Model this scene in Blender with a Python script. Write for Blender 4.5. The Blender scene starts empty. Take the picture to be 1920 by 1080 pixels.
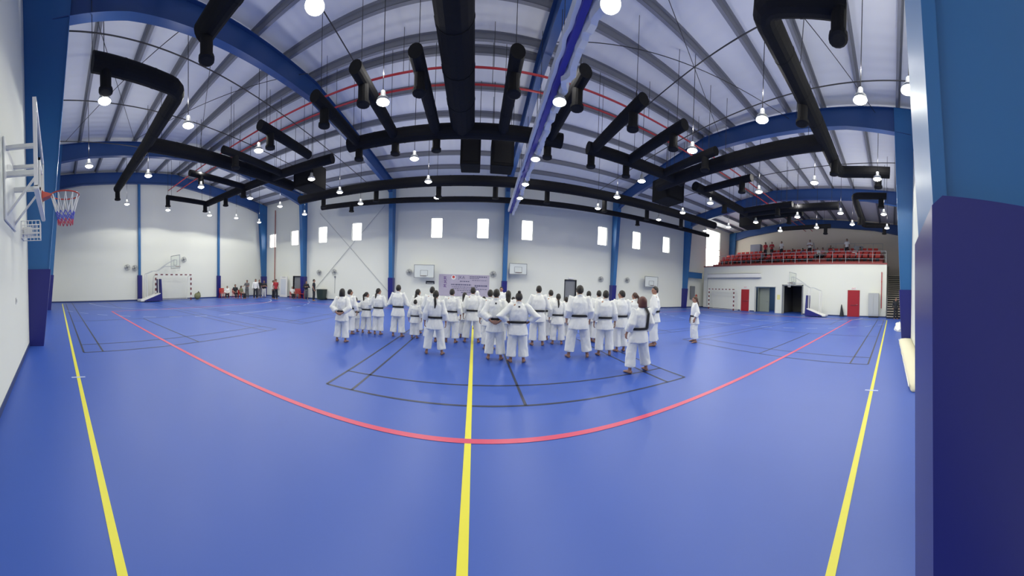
import bpy, math, random
from math import pi, sin, cos, tan, atan2, hypot, radians as RD
from mathutils import Vector, Matrix, noise
random.seed(7)
S = bpy.context.scene
COL = S.collection

# ------------------------------------------------------------------ camera (cylindrical panorama), world, exposure
F, PX0, PY0, PITCH, ROLL, EYE = 498.35, 890.12, 540.73, .017, -.032, 1.716
_Rr = Matrix(((cos(ROLL), 0, -sin(ROLL)), (0, 1, 0), (sin(ROLL), 0, cos(ROLL))))
_Rp = Matrix(((1, 0, 0), (0, cos(PITCH), -sin(PITCH)), (0, sin(PITCH), cos(PITCH))))
CM = _Rp @ _Rr                       # world -> (right, forward, up)
cd = bpy.data.cameras.new('camera')
cam = bpy.data.objects.new('camera', cd); COL.objects.link(cam)
cam.matrix_world = Matrix((
    (CM[0][0], CM[2][0], -CM[1][0], 0),
    (CM[0][1], CM[2][1], -CM[1][1], 0),
    (CM[0][2], CM[2][2], -CM[1][2], EYE), (0, 0, 0, 1)))
cd.type = 'PANO'; cd.panorama_type = 'CENTRAL_CYLINDRICAL'
cd.central_cylindrical_range_u_min = -PX0 / F
cd.central_cylindrical_range_u_max = (1920 - PX0) / F
cd.central_cylindrical_range_v_min = -(1080 - PY0) / F
cd.central_cylindrical_range_v_max = PY0 / F
cd.central_cylindrical_radius = 1.0
cd.clip_start = .02; cd.clip_end = 200
S.camera = cam
S.view_settings.view_transform = 'Standard'; S.view_settings.look = 'None'
S.view_settings.gamma = 1; S.view_settings.use_curve_mapping = False
S.view_settings.exposure = 0.0
S.cycles.max_bounces = 8; S.cycles.diffuse_bounces = 4; S.cycles.glossy_bounces = 3
S.cycles.use_denoising = True
S.cycles.sample_clamp_indirect = 4
W = bpy.data.worlds.new('world'); S.world = W; W.use_nodes = True
W.node_tree.nodes['Background'].inputs[0].default_value = (1, .97, .93, 1)
W.node_tree.nodes['Background'].inputs[1].default_value = 7.0
LAMP_W = 205.0; UP_W = 42.0

# pixel of the 1920x1080 frame -> point on a known plane of the hall
def ray(u, v):
    a = (u - PX0) / F
    return CM.transposed() @ Vector((sin(a), cos(a), (PY0 - v) / F))
def atz(u, v, z=0.0):
    d = ray(u, v); k = (z - EYE) / d.z; return Vector((d.x * k, d.y * k, z))
def aty(u, v, y):
    d = ray(u, v); k = y / d.y; return Vector((d.x * k, y, EYE + d.z * k))
def atx(u, v, x):
    d = ray(u, v); k = x / d.x; return Vector((x, d.y * k, EYE + d.z * k))

# hall dimensions
XL, XG, XE = -19.9, 22.0, 28.0       # left end wall, gallery front, right end wall
YN, YF = -.75, 19.66                 # near and far side walls
YR = 9.45                            # ridge
def roofz(y): return 9.45 + .085 * (10.2 - abs(y - YR))

# ------------------------------------------------------------------ materials
MATS = {}
def mat(name, col, rough=.6, metal=0, emit=None, es=0, noise_amt=0, nscale=8, bump=0, bscale=30, coat=0, spec=.5, alpha=None, trans=0):
    if name in MATS: return MATS[name]
    m = bpy.data.materials.new(name); m.use_nodes = True
    nt = m.node_tree; b = nt.nodes['Principled BSDF']
    b.inputs['Base Color'].default_value = (*col, 1)
    b.inputs['Roughness'].default_value = rough
    b.inputs['Metallic'].default_value = metal
    b.inputs['Specular IOR Level'].default_value = spec
    b.inputs['Coat Weight'].default_value = coat
    if emit: b.inputs['Emission Color'].default_value = (*emit, 1); b.inputs['Emission Strength'].default_value = es
    if alpha is not None: b.inputs['Alpha'].default_value = alpha
    tc = nt.nodes.new('ShaderNodeTexCoord')
    if noise_amt:
        n = nt.nodes.new('ShaderNodeTexNoise'); n.inputs['Scale'].default_value = nscale; n.inputs['Detail'].default_value = 4
        nt.links.new(tc.outputs['Object'], n.inputs['Vector'])
        r = nt.nodes.new('ShaderNodeMapRange'); r.inputs[3].default_value = 1 - noise_amt; r.inputs[4].default_value = 1 + noise_amt
        nt.links.new(n.outputs['Fac'], r.inputs[0])
        x = nt.nodes.new('ShaderNodeVectorMath'); x.operation = 'SCALE'; x.inputs[0].default_value = col
        nt.links.new(r.outputs[0], x.inputs['Scale']); nt.links.new(x.outputs[0], b.inputs['Base Color'])
    if bump:
        n = nt.nodes.new('ShaderNodeTexNoise'); n.inputs['Scale'].default_value = bscale
        nt.links.new(tc.outputs['Object'], n.inputs['Vector'])
        bp = nt.nodes.new('ShaderNodeBump'); bp.inputs['Strength'].default_value = bump; bp.inputs['Distance'].default_value = .02
        nt.links.new(n.outputs['Fac'], bp.inputs['Height']); nt.links.new(bp.outputs[0], b.inputs['Normal'])
    MATS[name] = m; return m

M_floor = mat('blue vinyl floor', (.030, .088, .42), rough=.42, noise_amt=.05, nscale=1.2, spec=.55)
M_white = mat('white wall', (.75, .765, .70), rough=.75, noise_amt=.02, nscale=.6)
M_warm = mat('cream wall', (.74, .68, .58), rough=.8)
M_blue = mat('blue painted steel', (.02, .13, .34), rough=.45, noise_amt=.04, nscale=2)
M_raft = mat('blue rafter paint', (.018, .065, .22), rough=.4)
M_pad = mat('navy vinyl pad', (.011, .014, .165), rough=.4)
M_skirt = mat('dark skirting', (.03, .05, .16), rough=.5)
M_duct = mat('black duct', (.010, .010, .011), rough=.8, spec=.25, bump=.3, bscale=12)
M_ahu = mat('black unit casing', (.008, .008, .009), rough=.85, spec=.2)
M_grey = mat('grey metal', (.22, .23, .25), rough=.5, metal=.3)
M_lgrey = mat('light grey paint', (.45, .47, .48), rough=.5)
M_purl = mat('grey purlin steel', (.20, .21, .25), rough=.5)
M_yel = mat('yellow line paint', (.75, .70, .05), rough=.4)
M_red_l = mat('red line paint', (.60, .06, .14), rough=.4)
M_blk_l = mat('dark line paint', (.015, .02, .05), rough=.4)
M_wht_l = mat('white line paint', (.45, .52, .75), rough=.4)
M_gi = mat('white karate cotton', (.80, .81, .80), rough=.9, bump=.25, bscale=22)
M_belt = mat('black belt', (.01, .01, .012), rough=.7)
M_hair = mat('dark hair', (.012, .009, .008), rough=.55, bump=.4, bscale=60)
M_hairb = mat('brown hair', (.06, .025, .015), rough=.55, bump=.4, bscale=60)
M_skin = mat('skin', (.36, .19, .13), rough=.55)
M_eye = mat('eye', (.02, .015, .01), rough=.2)
M_red = mat('red plastic', (.55, .04, .03), rough=.4)
M_door = mat('red door paint', (.33, .012, .02), rough=.35)
M_wp = mat('white paint', (.78, .78, .76), rough=.45)
M_net = mat('white net cord', (.8, .8, .78), rough=.8)
M_dark = mat('dark cloth', (.02, .022, .03), rough=.85)
M_vinyl = mat('violet blue vinyl', (.05, .04, .32), rough=.35)
M_mat = mat('cream canvas', (.70, .66, .50), rough=.8)
M_pipe = mat('red pipe', (.45, .03, .04), rough=.4)
M_int = mat('blue room wall', (.10, .20, .34), rough=.7)
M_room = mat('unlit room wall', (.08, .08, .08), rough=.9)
M_rod = mat('dark rod', (.03, .03, .035), rough=.5)
M_lens = mat('lit lamp lens', (1, 1, 1), emit=(1, .98, .88), es=26)
def glass_mat():
    m = bpy.data.materials.new('window glass'); m.use_nodes = True; nt = m.node_tree
    nt.nodes.remove(nt.nodes['Principled BSDF']); o = nt.nodes['Material Output']
    t = nt.nodes.new('ShaderNodeBsdfTransparent'); t.inputs[0].default_value = (.95, .97, .96, 1)
    g = nt.nodes.new('ShaderNodeBsdfGlossy'); g.inputs['Roughness'].default_value = .03
    fr = nt.nodes.new('ShaderNodeFresnel'); ge = nt.nodes.new('ShaderNodeNewGeometry'); m1 = nt.nodes.new('ShaderNodeMath'); m1.operation = 'MULTIPLY_ADD'; m1.inputs[1].default_value = -2; m1.inputs[2].default_value = 1
    m2 = nt.nodes.new('ShaderNodeMath'); m2.operation = 'POWER'; m2.inputs[0].default_value = 1.45
    nt.links.new(ge.outputs['Backfacing'], m1.inputs[0]); nt.links.new(m1.outputs[0], m2.inputs[1]); nt.links.new(m2.outputs[0], fr.inputs['IOR']); mx = nt.nodes.new('ShaderNodeMixShader')
    nt.links.new(fr.outputs[0], mx.inputs[0]); nt.links.new(t.outputs[0], mx.inputs[1]); nt.links.new(g.outputs[0], mx.inputs[2])
    nt.links.new(mx.outputs[0], o.inputs[0]); return m
M_glass = glass_mat()
# roof lining: pale quilted sheet with long seams
def roof_mat():
    m = mat('roof lining', (.74, .76, .80), rough=.7)
    nt = m.node_tree; b = nt.nodes['Principled BSDF']
    tc = nt.nodes.new('ShaderNodeTexCoord'); w = nt.nodes.new('ShaderNodeTexWave')
    w.inputs['Scale'].default_value = .8; w.bands_direction = 'X'; w.inputs['Distortion'].default_value = .3
    nt.links.new(tc.outputs['Object'], w.inputs['Vector'])
    bp = nt.nodes.new('ShaderNodeBump'); bp.inputs['Strength'].default_value = .25; bp.inputs['Distance'].default_value = .05
    nt.links.new(w.outputs['Fac'], bp.inputs['Height']); nt.links.new(bp.outputs[0], b.inputs['Normal'])
    return m
M_roof = roof_mat()

# ------------------------------------------------------------------ mesh builder
class MB:
    def __init__(s): s.v = []; s.f = []; s.smooth = False
    def add(s, vs, fs):
        k = len(s.v); s.v += [tuple(a) for a in vs]; s.f += [tuple(i + k for i in f) for f in fs]; return s
    def box(s, x0, x1, y0, y1, z0, z1):
        if x0 > x1: x0, x1 = x1, x0
        if y0 > y1: y0, y1 = y1, y0
        if z0 > z1: z0, z1 = z1, z0
        v = [(x0, y0, z0), (x1, y0, z0), (x1, y1, z0), (x0, y1, z0), (x0, y0, z1), (x1, y0, z1), (x1, y1, z1), (x0, y1, z1)]
        return s.add(v, [(0, 3, 2, 1), (4, 5, 6, 7), (0, 1, 5, 4), (1, 2, 6, 5), (2, 3, 7, 6), (3, 0, 4, 7)])
    def bbox(s, x0, x1, y0, y1, z0, z1, b=.01):     # box with bevelled edges
        import bmesh
        bm = bmesh.new(); bmesh.ops.create_cube(bm, size=1)
        for v in bm.verts:
            v.co = Vector(((x0 + x1) / 2 + v.co.x * abs(x1 - x0), (y0 + y1) / 2 + v.co.y * abs(y1 - y0), (z0 + z1) / 2 + v.co.z * abs(z1 - z0)))
        bmesh.ops.bevel(bm, geom=bm.edges[:], offset=b, segments=2, affect='EDGES')
        bm.verts.index_update(); s.add([v.co[:] for v in bm.verts], [[v.index for v in f.verts] for f in bm.faces]); bm.free(); return s
    def prism(s, poly, axis, a0, a1):   # poly of 2D points extruded along axis
        def P(p, a):
            return {'x': (a, p[0], p[1]), 'y': (p[0], a, p[1]), 'z': (p[0], p[1], a)}[axis]
        n = len(poly)
        vs = [P(p, a0) for p in poly] + [P(p, a1) for p in poly]
        return s.add(vs, [tuple(range(n))[::-1], tuple(range(n, 2 * n))] + [(i, (i + 1) % n, n + (i + 1) % n, n + i) for i in range(n)])
    def tube(s, pts, rad, seg=10, caps=True, flat=None):
        pts = [Vector(p) for p in pts]; n = len(pts)
        if not isinstance(rad, (list, tuple)): rad = [rad] * n
        rad = [(r, r) if not isinstance(r, (list, tuple)) else r for r in rad]
        T = []
        for i in range(n):
            a = (pts[i] - pts[i - 1]).normalized() if i else None
            b = (pts[i + 1] - pts[i]).normalized() if i < n - 1 else None
            t = (a + b).normalized() if a and b else (a or b)
            T.append(t)
        ref = Vector(flat) if flat else (Vector((1, 0, 0)) if abs(T[0].x) < .8 else Vector((0, 1, 0)))
        vs = []; U = ref
        for i in range(n):
            t = T[i]; U = (U - t * U.dot(t))
            if U.length < 1e-6: U = t.orthogonal()
            U.normalize(); V = t.cross(U)
            k = 1.0
            if 0 < i < n - 1:
                c = (pts[i] - pts[i - 1]).normalized().dot(t); k = 1 / max(c, .5)
                # widen across the bend
                bend = ((pts[i + 1] - pts[i]).normalized() - (pts[i] - pts[i - 1]).normalized())
                bd = bend.normalized() if bend.length > 1e-4 else None
            else: bd = None
            for j in range(seg):
                a = 2 * pi * j / seg
                o = U * cos(a) * rad[i][0] + V * sin(a) * rad[i][1]
                if bd and k > 1.001:
                    o = o + bd * (o.dot(bd)) * (k - 1)
                vs.append(pts[i] + o)
        fs = []
        for i in range(n - 1):
            for j in range(seg):
                a = i * seg + j; b = i * seg + (j + 1) % seg
                fs.append((a, b, b + seg, a + seg))
        if caps: fs += [tuple(range(seg))[::-1], tuple(range((n - 1) * seg, n * seg))]
        return s.add(vs, fs)
    def ell(s, c, rx, ry, rz, nu=14, nv=9, rot=None):
        vs = []; fs = []
        for i in range(1, nv):
            th = pi * i / nv
            for j in range(nu):
                a = 2 * pi * j / nu
                vs.append(Vector((rx * sin(th) * cos(a), ry * sin(th) * sin(a), rz * cos(th))))
        vs += [Vector((0, 0, rz)), Vector((0, 0, -rz))]
        if rot: vs = [rot @ v for v in vs]
        vs = [v + Vector(c) for v in vs]
        for i in range(nv - 2):
            for j in range(nu):
                a = i * nu + j; b = i * nu + (j + 1) % nu
                fs.append((a, a + nu, b + nu, b))
        t = len(vs) - 2
        for j in range(nu):
            fs.append((t, j, (j + 1) % nu)); k = (nv - 2) * nu
            fs.append((t + 1, k + (j + 1) % nu, k + j))
        return s.add(vs, fs)
    def lathe(s, prof, c=(0, 0, 0), seg=18):
        vs = []; fs = []; n = len(prof)
        for r, z in prof:
            for j in range(seg):
                a = 2 * pi * j / seg; vs.append((c[0] + r * cos(a), c[1] + r * sin(a), c[2] + z))
        for i in range(n - 1):
            for j in range(seg):
                a = i * seg + j; b = i * seg + (j + 1) % seg; fs.append((a, b, b + seg, a + seg))
        fs += [tuple(range(seg))[::-1], tuple(range((n - 1) * seg, n * seg))]
        return s.add(vs, fs)
    def mesh(s, name, m=None):
        me = bpy.data.meshes.new(name); me.from_pydata([tuple(v) for v in s.v], [], s.f)
        if m: me.materials.append(m)
        if s.smooth: me.polygons.foreach_set('use_smooth', [True] * len(me.polygons))
        me.update(); return me
def link(name, me, parent=None, loc=None, **kw):
    o = bpy.data.objects.new(name, me); COL.objects.link(o)
    if parent: o.parent = parent
    if loc is not None: o.location = loc
    for k, v in kw.items(): o[k] = v
    return o
def build(name, mb, m, parent=None, smooth=False, **kw):
    mb.smooth = smooth
    return link(name, mb.mesh(name, m), parent, **kw)
def thing(name, label, cat, loc=(0, 0, 0), rz=0, group=None):
    o = bpy.data.objects.new(name, None); COL.objects.link(o); o.location = loc; o.rotation_euler = (0, 0, rz)
    o.empty_display_size = .1
    o['label'] = label; o['category'] = cat
    if group: o['group'] = group
    return o
def dup(root, loc=None, rz=None, label=None, scale=None):
    r = root.copy(); COL.objects.link(r)
    if loc is not None: r.location = loc
    if rz is not None: r.rotation_euler = (0, 0, rz)
    if scale is not None: r.scale = (scale,) * 3
    if label: r['label'] = label
    for ch in list(root.children):
        c = ch.copy(); COL.objects.link(c); c.parent = r
        for g in list(ch.children):
            d = g.copy(); COL.objects.link(d); d.parent = c
    return r
def mark(o, label, cat, group=None):
    o['label'] = label; o['category'] = cat
    if group: o['group'] = group
    return o
def nth(n):
    t = ['', 'twenty', 'thirty']; o = ['', 'first', 'second', 'third', 'fourth', 'fifth', 'sixth', 'seventh', 'eighth', 'ninth', 'tenth', 'eleventh', 'twelfth', 'thirteenth', 'fourteenth', 'fifteenth', 'sixteenth', 'seventeenth', 'eighteenth', 'nineteenth', 'twentieth']
    return o[n] if n <= 20 else ('thirtieth' if n == 30 else 'twenty-' + o[n - 20])
ORD = 'first second third fourth fifth sixth seventh eighth ninth tenth eleventh twelfth'.split()

# ------------------------------------------------------------------ setting: floor
floor = build('floor', MB().box(XL - .3, XE + .2, YN - .2, YF + .2, -.2, 0), M_floor, kind='structure')
def strip(mb, x0, y0, x1, y1, w, z=.002):
    a = Vector((x0, y0)); b = Vector((x1, y1)); d = (b - a).normalized(); n = Vector((-d.y, d.x)) * w / 2
    P = [a - n, b - n, b + n, a + n]
    mb.add([(p.x, p.y, z) for p in P], [(0, 1, 2, 3)])
def rect_lines(mb, x0, x1, y0, y1, w, z=.002):
    strip(mb, x0 - w / 2, y0, x1 + w / 2, y0, w, z); strip(mb, x0 - w / 2, y1, x1 + w / 2, y1, w, z)
    strip(mb, x0, y0, x0, y1, w, z); strip(mb, x1, y0, x1, y1, w, z)
ym = MB()
strip(ym, -18.9, .346, 19.6, .346, .06, .003); strip(ym, -18.9, 18.6, 19.6, 18.6, .06, .003)
strip(ym, -.02, -.3, -.02, 18.6, .07, .003); strip(ym, -18.9, .346, -18.9, 18.6, .06, .003); strip(ym, 19.6, .346, 19.6, 18.6, .06, .003)
build('yellow_court_line', ym, M_yel, floor)
tm = MB()
for x, y in ((-4.6, .346), (4.9, .346)): strip(tm, x, y - .12, x, y + .12, .05, .004)
build('white_tick_mark', tm, M_wht_l, floor)
rm = MB(); rect_lines(rm, -13.8, 19.1, 2.864, 16.0, .085, .0035)
build('red_court_line', rm, M_red_l, floor)
bm_ = MB()
def badminton(cx, cy, along):       # centre of court and long direction
    L, Wd, w = 13.4, 6.1, .045
    def s(a0, b0, a1, b1):
        if along == 'x': strip(bm_, cx + a0, cy + b0, cx + a1, cy + b1, w, .0025)
        else: strip(bm_, cx + b0, cy + a0, cx + b1, cy + a1, w, .0025)
    for b in (-3.05, -2.59, 2.59, 3.05): s(-L / 2, b, L / 2, b)
    for a in (-L / 2, -L / 2 + .76, -1.98, 1.98, L / 2 - .76, L / 2): s(a, -3.05, a, 3.05)
    s(-L / 2, 0, -1.98, 0); s(1.98, 0, L / 2, 0)
badminton(.78, 3.704 + 6.7, 'y')
badminton(-6.17 - 6.7, .60 + 3.05, 'x'); badminton(6.74 + 6.7, .58 + 3.05, 'x')
badminton(-6.17 - 6.7, 8.1 + 3.05, 'x'); badminton(6.74 + 6.7, 8.1 + 3.05, 'x')
build('black_badminton_line', bm_, M_blk_l, floor)
wm = MB()
for gx, sg in ((XL + .75, 1), (XG - .9, -1)):
    for r, dash in ((6, False), (9, True)):
        P = [(gx + sg * r * sin(a), 8.3 - r * cos(a)) for a in [i * pi / 2 / 24 for i in range(25)]]
        P += [(gx + sg * r * sin(a), 11.3 + r * -cos(a)) for a in [pi / 2 + i * pi / 2 / 24 for i in range(25)]]
        for i in range(len(P) - 1):
            if dash and i % 2: continue
            if P[i][1] < .4: continue
            strip(wm, *P[i], *P[i + 1], .06, .0045)
build('white_handball_line', wm, M_wht_l, floor)

# ------------------------------------------------------------------ setting: walls with window and door openings
def holed_wall(name, plane, c0, c1, u0, u1, z0, top, holes, m):
    """wall slab; plane 'y' spans x, plane 'x' spans y; top(u) height; holes (u0,u1,z0,z1)"""
    mb = MB(); cuts = sorted({u0, u1, *[h for H in holes for h in H[:2]]} | ({YR} if plane == 'x' and u0 < YR < u1 else set()))
    def cell(a, b, za, zb_a, zb_b):
        poly = [(a, za), (b, za), (b, zb_b), (a, zb_a)]
        mb.prism(poly, 'y' if plane == 'y' else 'x', c0, c1)
    for a, b in zip(cuts, cuts[1:]):
        hs = sorted([H for H in holes if H[0] < (a + b) / 2 < H[1]], key=lambda H: H[2]); z = z0
        for H in hs:
            if H[2] > z + 1e-4: cell(a, b, z, H[2], H[2])
            z = H[3]
        cell(a, b, z, top(a), top(b))
    return build(name, mb, m, kind='structure')
# far wall windows (x centre, z bottom, z top)
WN = [(-18.75, 4.92, 6.30), (-15.9, 4.95, 6.35), (-12.75, 4.97, 6.40), (-9.45, 4.98, 6.45), (-2.95, 5.05, 6.56),
      (.48, 5.08, 6.58), (3.80, 5.12, 6.64), (10.1, 5.28, 6.85), (13.55, 5.34, 6.92), (17.1, 5.42, 6.98)]
WW = .45
holes = [(x - WW, x + WW, a, b) for x, a, b in WN] + [(23.1, 25.7, 4.6, 9.0)]
dfar = [(6.95, 7.85, 0, 2.25), (-15.95, -15.1, 0, 2.0)]
holed_wall('wall_far', 'y', YF, YF + .25, XL - .3, XE + .2, 0, lambda u: roofz(YF), holes + dfar, M_white)
holed_wall('wall_near', 'y', YN - .25, YN, XL - .3, XE + .2, 0, lambda u: roofz(YN), [], M_white)
holed_wall('wall_left', 'x', XL - .25, XL, YN, YF, 0, roofz, [], M_white)
holed_wall('wall_right', 'x', XE, XE + .2, YN, YF, 0, roofz, [], M_warm)
for i, (x, a, b) in enumerate(WN + [(24.4, 4.6, 9.0)]):
    hw = WW if i < 10 else 1.3
    w = build('window_%d' % (i + 1), MB().box(x - hw + .04, x + hw - .04, YF + .10, YF + .12, a + .04, b - .04), M_glass, kind='structure')
    fr = MB()
    for X0, X1, Z0, Z1 in ((x - hw, x - hw + .05, a, b), (x + hw - .05, x + hw, a, b), (x - hw, x + hw, a, a + .05), (x - hw, x + hw, b - .05, b)):
        fr.box(X0, X1, YF + .06, YF + .16, Z0, Z1)
    if i == 10: fr.box(x - hw, x + hw, YF + .06, YF + .16, 6.8, 6.86)
    build('window_frame', fr, M_wp, w)
# ceiling: two slopes with purlins beneath
rf = MB()
for a, b in ((YN - .25, YR), (YR, YF + .25)):
    rf.prism([(a, roofz(a)), (b, roofz(b)), (b, roofz(b) + .12), (a, roofz(a) + .12)], 'x', XL - .3, XE + .2)
ceiling = build('ceiling', rf, M_roof, kind='structure')
PY = [-.1, 1.4, 3.0, 4.6, 6.15, 7.7, 9.2, 9.75, 11.35, 12.95, 14.5, 16.2, 17.8, 19.3]
for y in PY:
    z = roofz(y); mb = MB()
    mb.box(XL, XE, y - .012, y + .012, z - .22, z - .012); mb.box(XL, XE, y - .012, y + .09, z - .235, z - .21); mb.box(XL, XE, y - .09, y + .012, z - .025, z - .005)
    build('purlin', mb, M_purl, ceiling)
# baseboards
build('baseboard_far', MB().box(XL, XE, YF - .015, YF - .001, 0, .10), M_skirt, kind='structure')
build('baseboard_left', MB().box(XL + .001, XL + .015, YN, YF, 0, .10), M_skirt, kind='structure')
build('baseboard_near', MB().box(XL, XE, YN + .001, YN + .015, 0, .10), M_skirt, kind='structure')

# ------------------------------------------------------------------ steel portal columns and rafters
def column(x, side, label, w=.30, padh=2.0, b0=.34, b1=.95, pf=None):
    """side: 'near' grows from YN towards +Y, 'far' from YF towards -Y"""
    s, y0 = (1, YN + .003) if side == 'near' else (-1, YF - .003)
    t = thing('steel_column', label, 'column', (x, y0, 0))
    zt = roofz(y0 + s * b1) - .24
    d = lambda z: b0 + (b1 - b0) * z / zt
    # web box, then inner flange plate
    P = [(0, padh - .05), (s * d(padh - .05), padh - .05), (s * d(zt), zt), (0, zt - .085 * b1)]
    build('web', MB().prism([(a, b) for a, b in P], 'x', -w / 2 + .02, w / 2 - .02), M_blue, t)
    Q = [(s * d(padh - .05), padh - .05), (s * (d(padh - .05) + .03), padh - .05), (s * (d(zt) + .03), zt), (s * d(zt), zt)]
    build('flange', MB().prism(Q, 'x', -w / 2, w / 2), M_blue, t)
    pb, pt = pf or (d(0) + .05, d(padh) + .07)
    Q = [(0, 0), (s * pb, 0), (s * pt, padh - .02), (s * (pt - .02), padh), (0, padh)]
    build('crash_pad', MB().prism(Q, 'x', -w / 2 - .04, w / 2 + .04), M_pad, t)
    return t
PX = [-14.55, -6.3, 2.15, 11.1, 19.6]
nm = ['second', 'third', 'fourth', 'fifth', 'sixth']
for x, n in zip(PX, nm):
    column(x, 'far', 'blue steel column with navy pad on the far wall, %s from the left corner' % n)
column(XL + .2, 'far', 'blue steel column in the far left corner, tapering towards the floor', b0=.30, b1=1.1)
column(XE - .25, 'far', 'blue steel column in the gallery corner beside the tall bright window')
column(-15.3, 'near', 'blue column with navy pad on the near wall, beyond the basketball hoop', b0=.32, b1=1.15)
column(-7.05, 'near', 'large blue column with navy pad beside the wall basketball hoop', b0=.32, b1=1.25)
column(2.15, 'near', 'blue column on the near wall hidden behind the closest padded column')
column(10.5, 'near', 'bright blue column with navy pad and stickers beside the staircase', b0=.30, b1=.78)
column(.68, 'near', 'closest blue column with a huge navy pad filling the right edge', b0=.50, b1=1.17, padh=1.91, pf=(.645, .675))
def rafter(x, xn, label, w=.26, lo=.78, y0=YN + .1, y1=YF - .1):
    t = thing('steel_rafter', label, 'roof beam', (xn, 0, 0), atan2(xn - x, YF))
    top = lambda y: roofz(y) - .24
    bot = lambda y: top(y) - lo - .25 * max(0, (abs(y - YR) - 7.5) / 2.6)
    ys = sorted({y0, 2.0, YR, 17.0, y1}); ys = [y for y in ys if y0 <= y <= y1]
    for k, (name, f0, f1, hw) in enumerate((('web', lambda y: bot(y), lambda y: top(y), .015), ('bottom_flange', lambda y: bot(y) - .025, lambda y: bot(y), w / 2), ('top_flange', lambda y: top(y) - .02, lambda y: top(y), w / 2))):
        mb = MB()
        for a, b in zip(ys, ys[1:]):
            mb.prism([(a, f0(a)), (b, f0(b)), (b, f1(b)), (a, f1(a))], 'x', -hw, hw)
        build(name, mb, M_raft, t)
    return t
for x, xn, n in zip([XL + .2] + PX + [XE - .25], [XL + .2, -15.3, -7.05, 2.05, 10.5, 18.95, XE - .25], ['against the left end wall', 'above the left goal area', 'sweeping from the wall hoop column', 'beside the folded divider net', 'right of the folded divider net', 'in front of the gallery', 'against the gallery end wall']):
    rafter(x, xn, 'blue steel roof rafter %s' % n)
# thin wind posts on the left wall
for y, n in ((6.35, 'nearer, behind the portable hoop'), (13.75, 'farther, by the red chair')):
    t = thing('wind_post', 'slim blue post on the left end wall, %s' % n, 'column', (XL + .003, y, 0))
    build('post', MB().box(0, .16, -.09, .09, 1.95, roofz(y) - .25), M_blue, t)
    build('crash_pad', MB().bbox(0, .24, -.17, .17, 0.005, 2.0, .02), M_pad, t)
# diagonal wall braces on the far wall
for (u0, v0, u1, v1), n in (((600, 400, 735, 555), 'falling to the right'), ((722, 385, 592, 540), 'rising to the right')):
    a = aty(u0, v0, YF - .06); b = aty(u1, v1, YF - .06); b.z = max(b.z, .25)
    mark(build('brace_rod', MB().tube([a, b], .02, 6), M_lgrey), 'thin grey diagonal brace on the far wall, %s' % n, 'brace rod')

# ------------------------------------------------------------------ pendant lamps
LP = """196,190 353,236 485,283 718,192 1049,192 1004,299 777,298 584,336 637,361 803,341 676,382 819,371 1157,370 1203,340 1298,283
1429,225 1613,188 1713,170 167,312 278,330 377,351 469,372 525,387 571,402 443,409 488,420 238,383 315,394 393,404 1527,343 1645,336
1423,360 1332,381 1280,399 1235,412 1121,391 985,346 975,372 1322,433 1366,426 1417,417 1463,433 1495,407 1531,427 1576,400 1598,421
1657,402 1663,428 590,12 1145,8""".split()
pts = []
for s_ in LP:
    u, v = map(float, s_.split(',')); p = atz(u, v, 6.6)
    if p.x < -17 and p.y > 14: p.x = -16.8; p.y = 15.9
    p.x = max(p.x, XL + 1.2); p.y = max(p.y, -.3); pts.append(p)
cols = [-17.1, -12.1, -7.45, -2.55, 2.2, 6.8, 11.2, 15.7, 18.5]
lampproto = None; sd = bpy.data.lights.new('lamp_glow', 'SPOT')
sd.energy = LAMP_W; sd.spot_size = RD(150); sd.spot_blend = .12; sd.shadow_soft_size = .16; sd.color = (1, .985, .86)
up = bpy.data.lights.new('roof_fill_light', 'POINT'); up.energy = UP_W; up.shadow_soft_size = .06; up.color = (1, .97, .92)   # added fill light above each lamp, brightens roof and ducts
shade = MB().lathe([(.03, .30), (.06, .30), (.075, .16), (.15, .10), (.185, .0), (.18, 0), (.14, .09), (.05, .10)]); shade.smooth = True
shade_me = shade.mesh('shade', M_lgrey)
lens = MB(); lens.ell((0, 0, -.005), .145, .145, .05, 16, 8); lens.smooth = True; lens_me = lens.mesh('lens', M_lens)
for ci, cx in enumerate(cols):
    row = sorted([p for p in pts if min(cols, key=lambda c: abs(c - p.x)) == cx], key=lambda p: p.y)
    for k, p in enumerate(row):
        t = thing('pendant_lamp', 'lit pendant lamp, %s from the near wall in the %s row from the left end' % (ORD[k], ORD[ci]), 'lamp', p, 0, 'pendant lamps under the roof')
        link('lamp_shade', shade_me, t); link('lens', lens_me, t)
        build('rod', MB().tube([(0, 0, .28), (0, 0, roofz(p.y) - p.z - .005)], .012, 6), M_rod, t)
        l = bpy.data.objects.new('lamp_light', sd); COL.objects.link(l); l.parent = t; l.location = (0, 0, -.09)
        l = bpy.data.objects.new('roof_fill_light', up); COL.objects.link(l); l.parent = t; l.location = (0, 0, .8)

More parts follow.
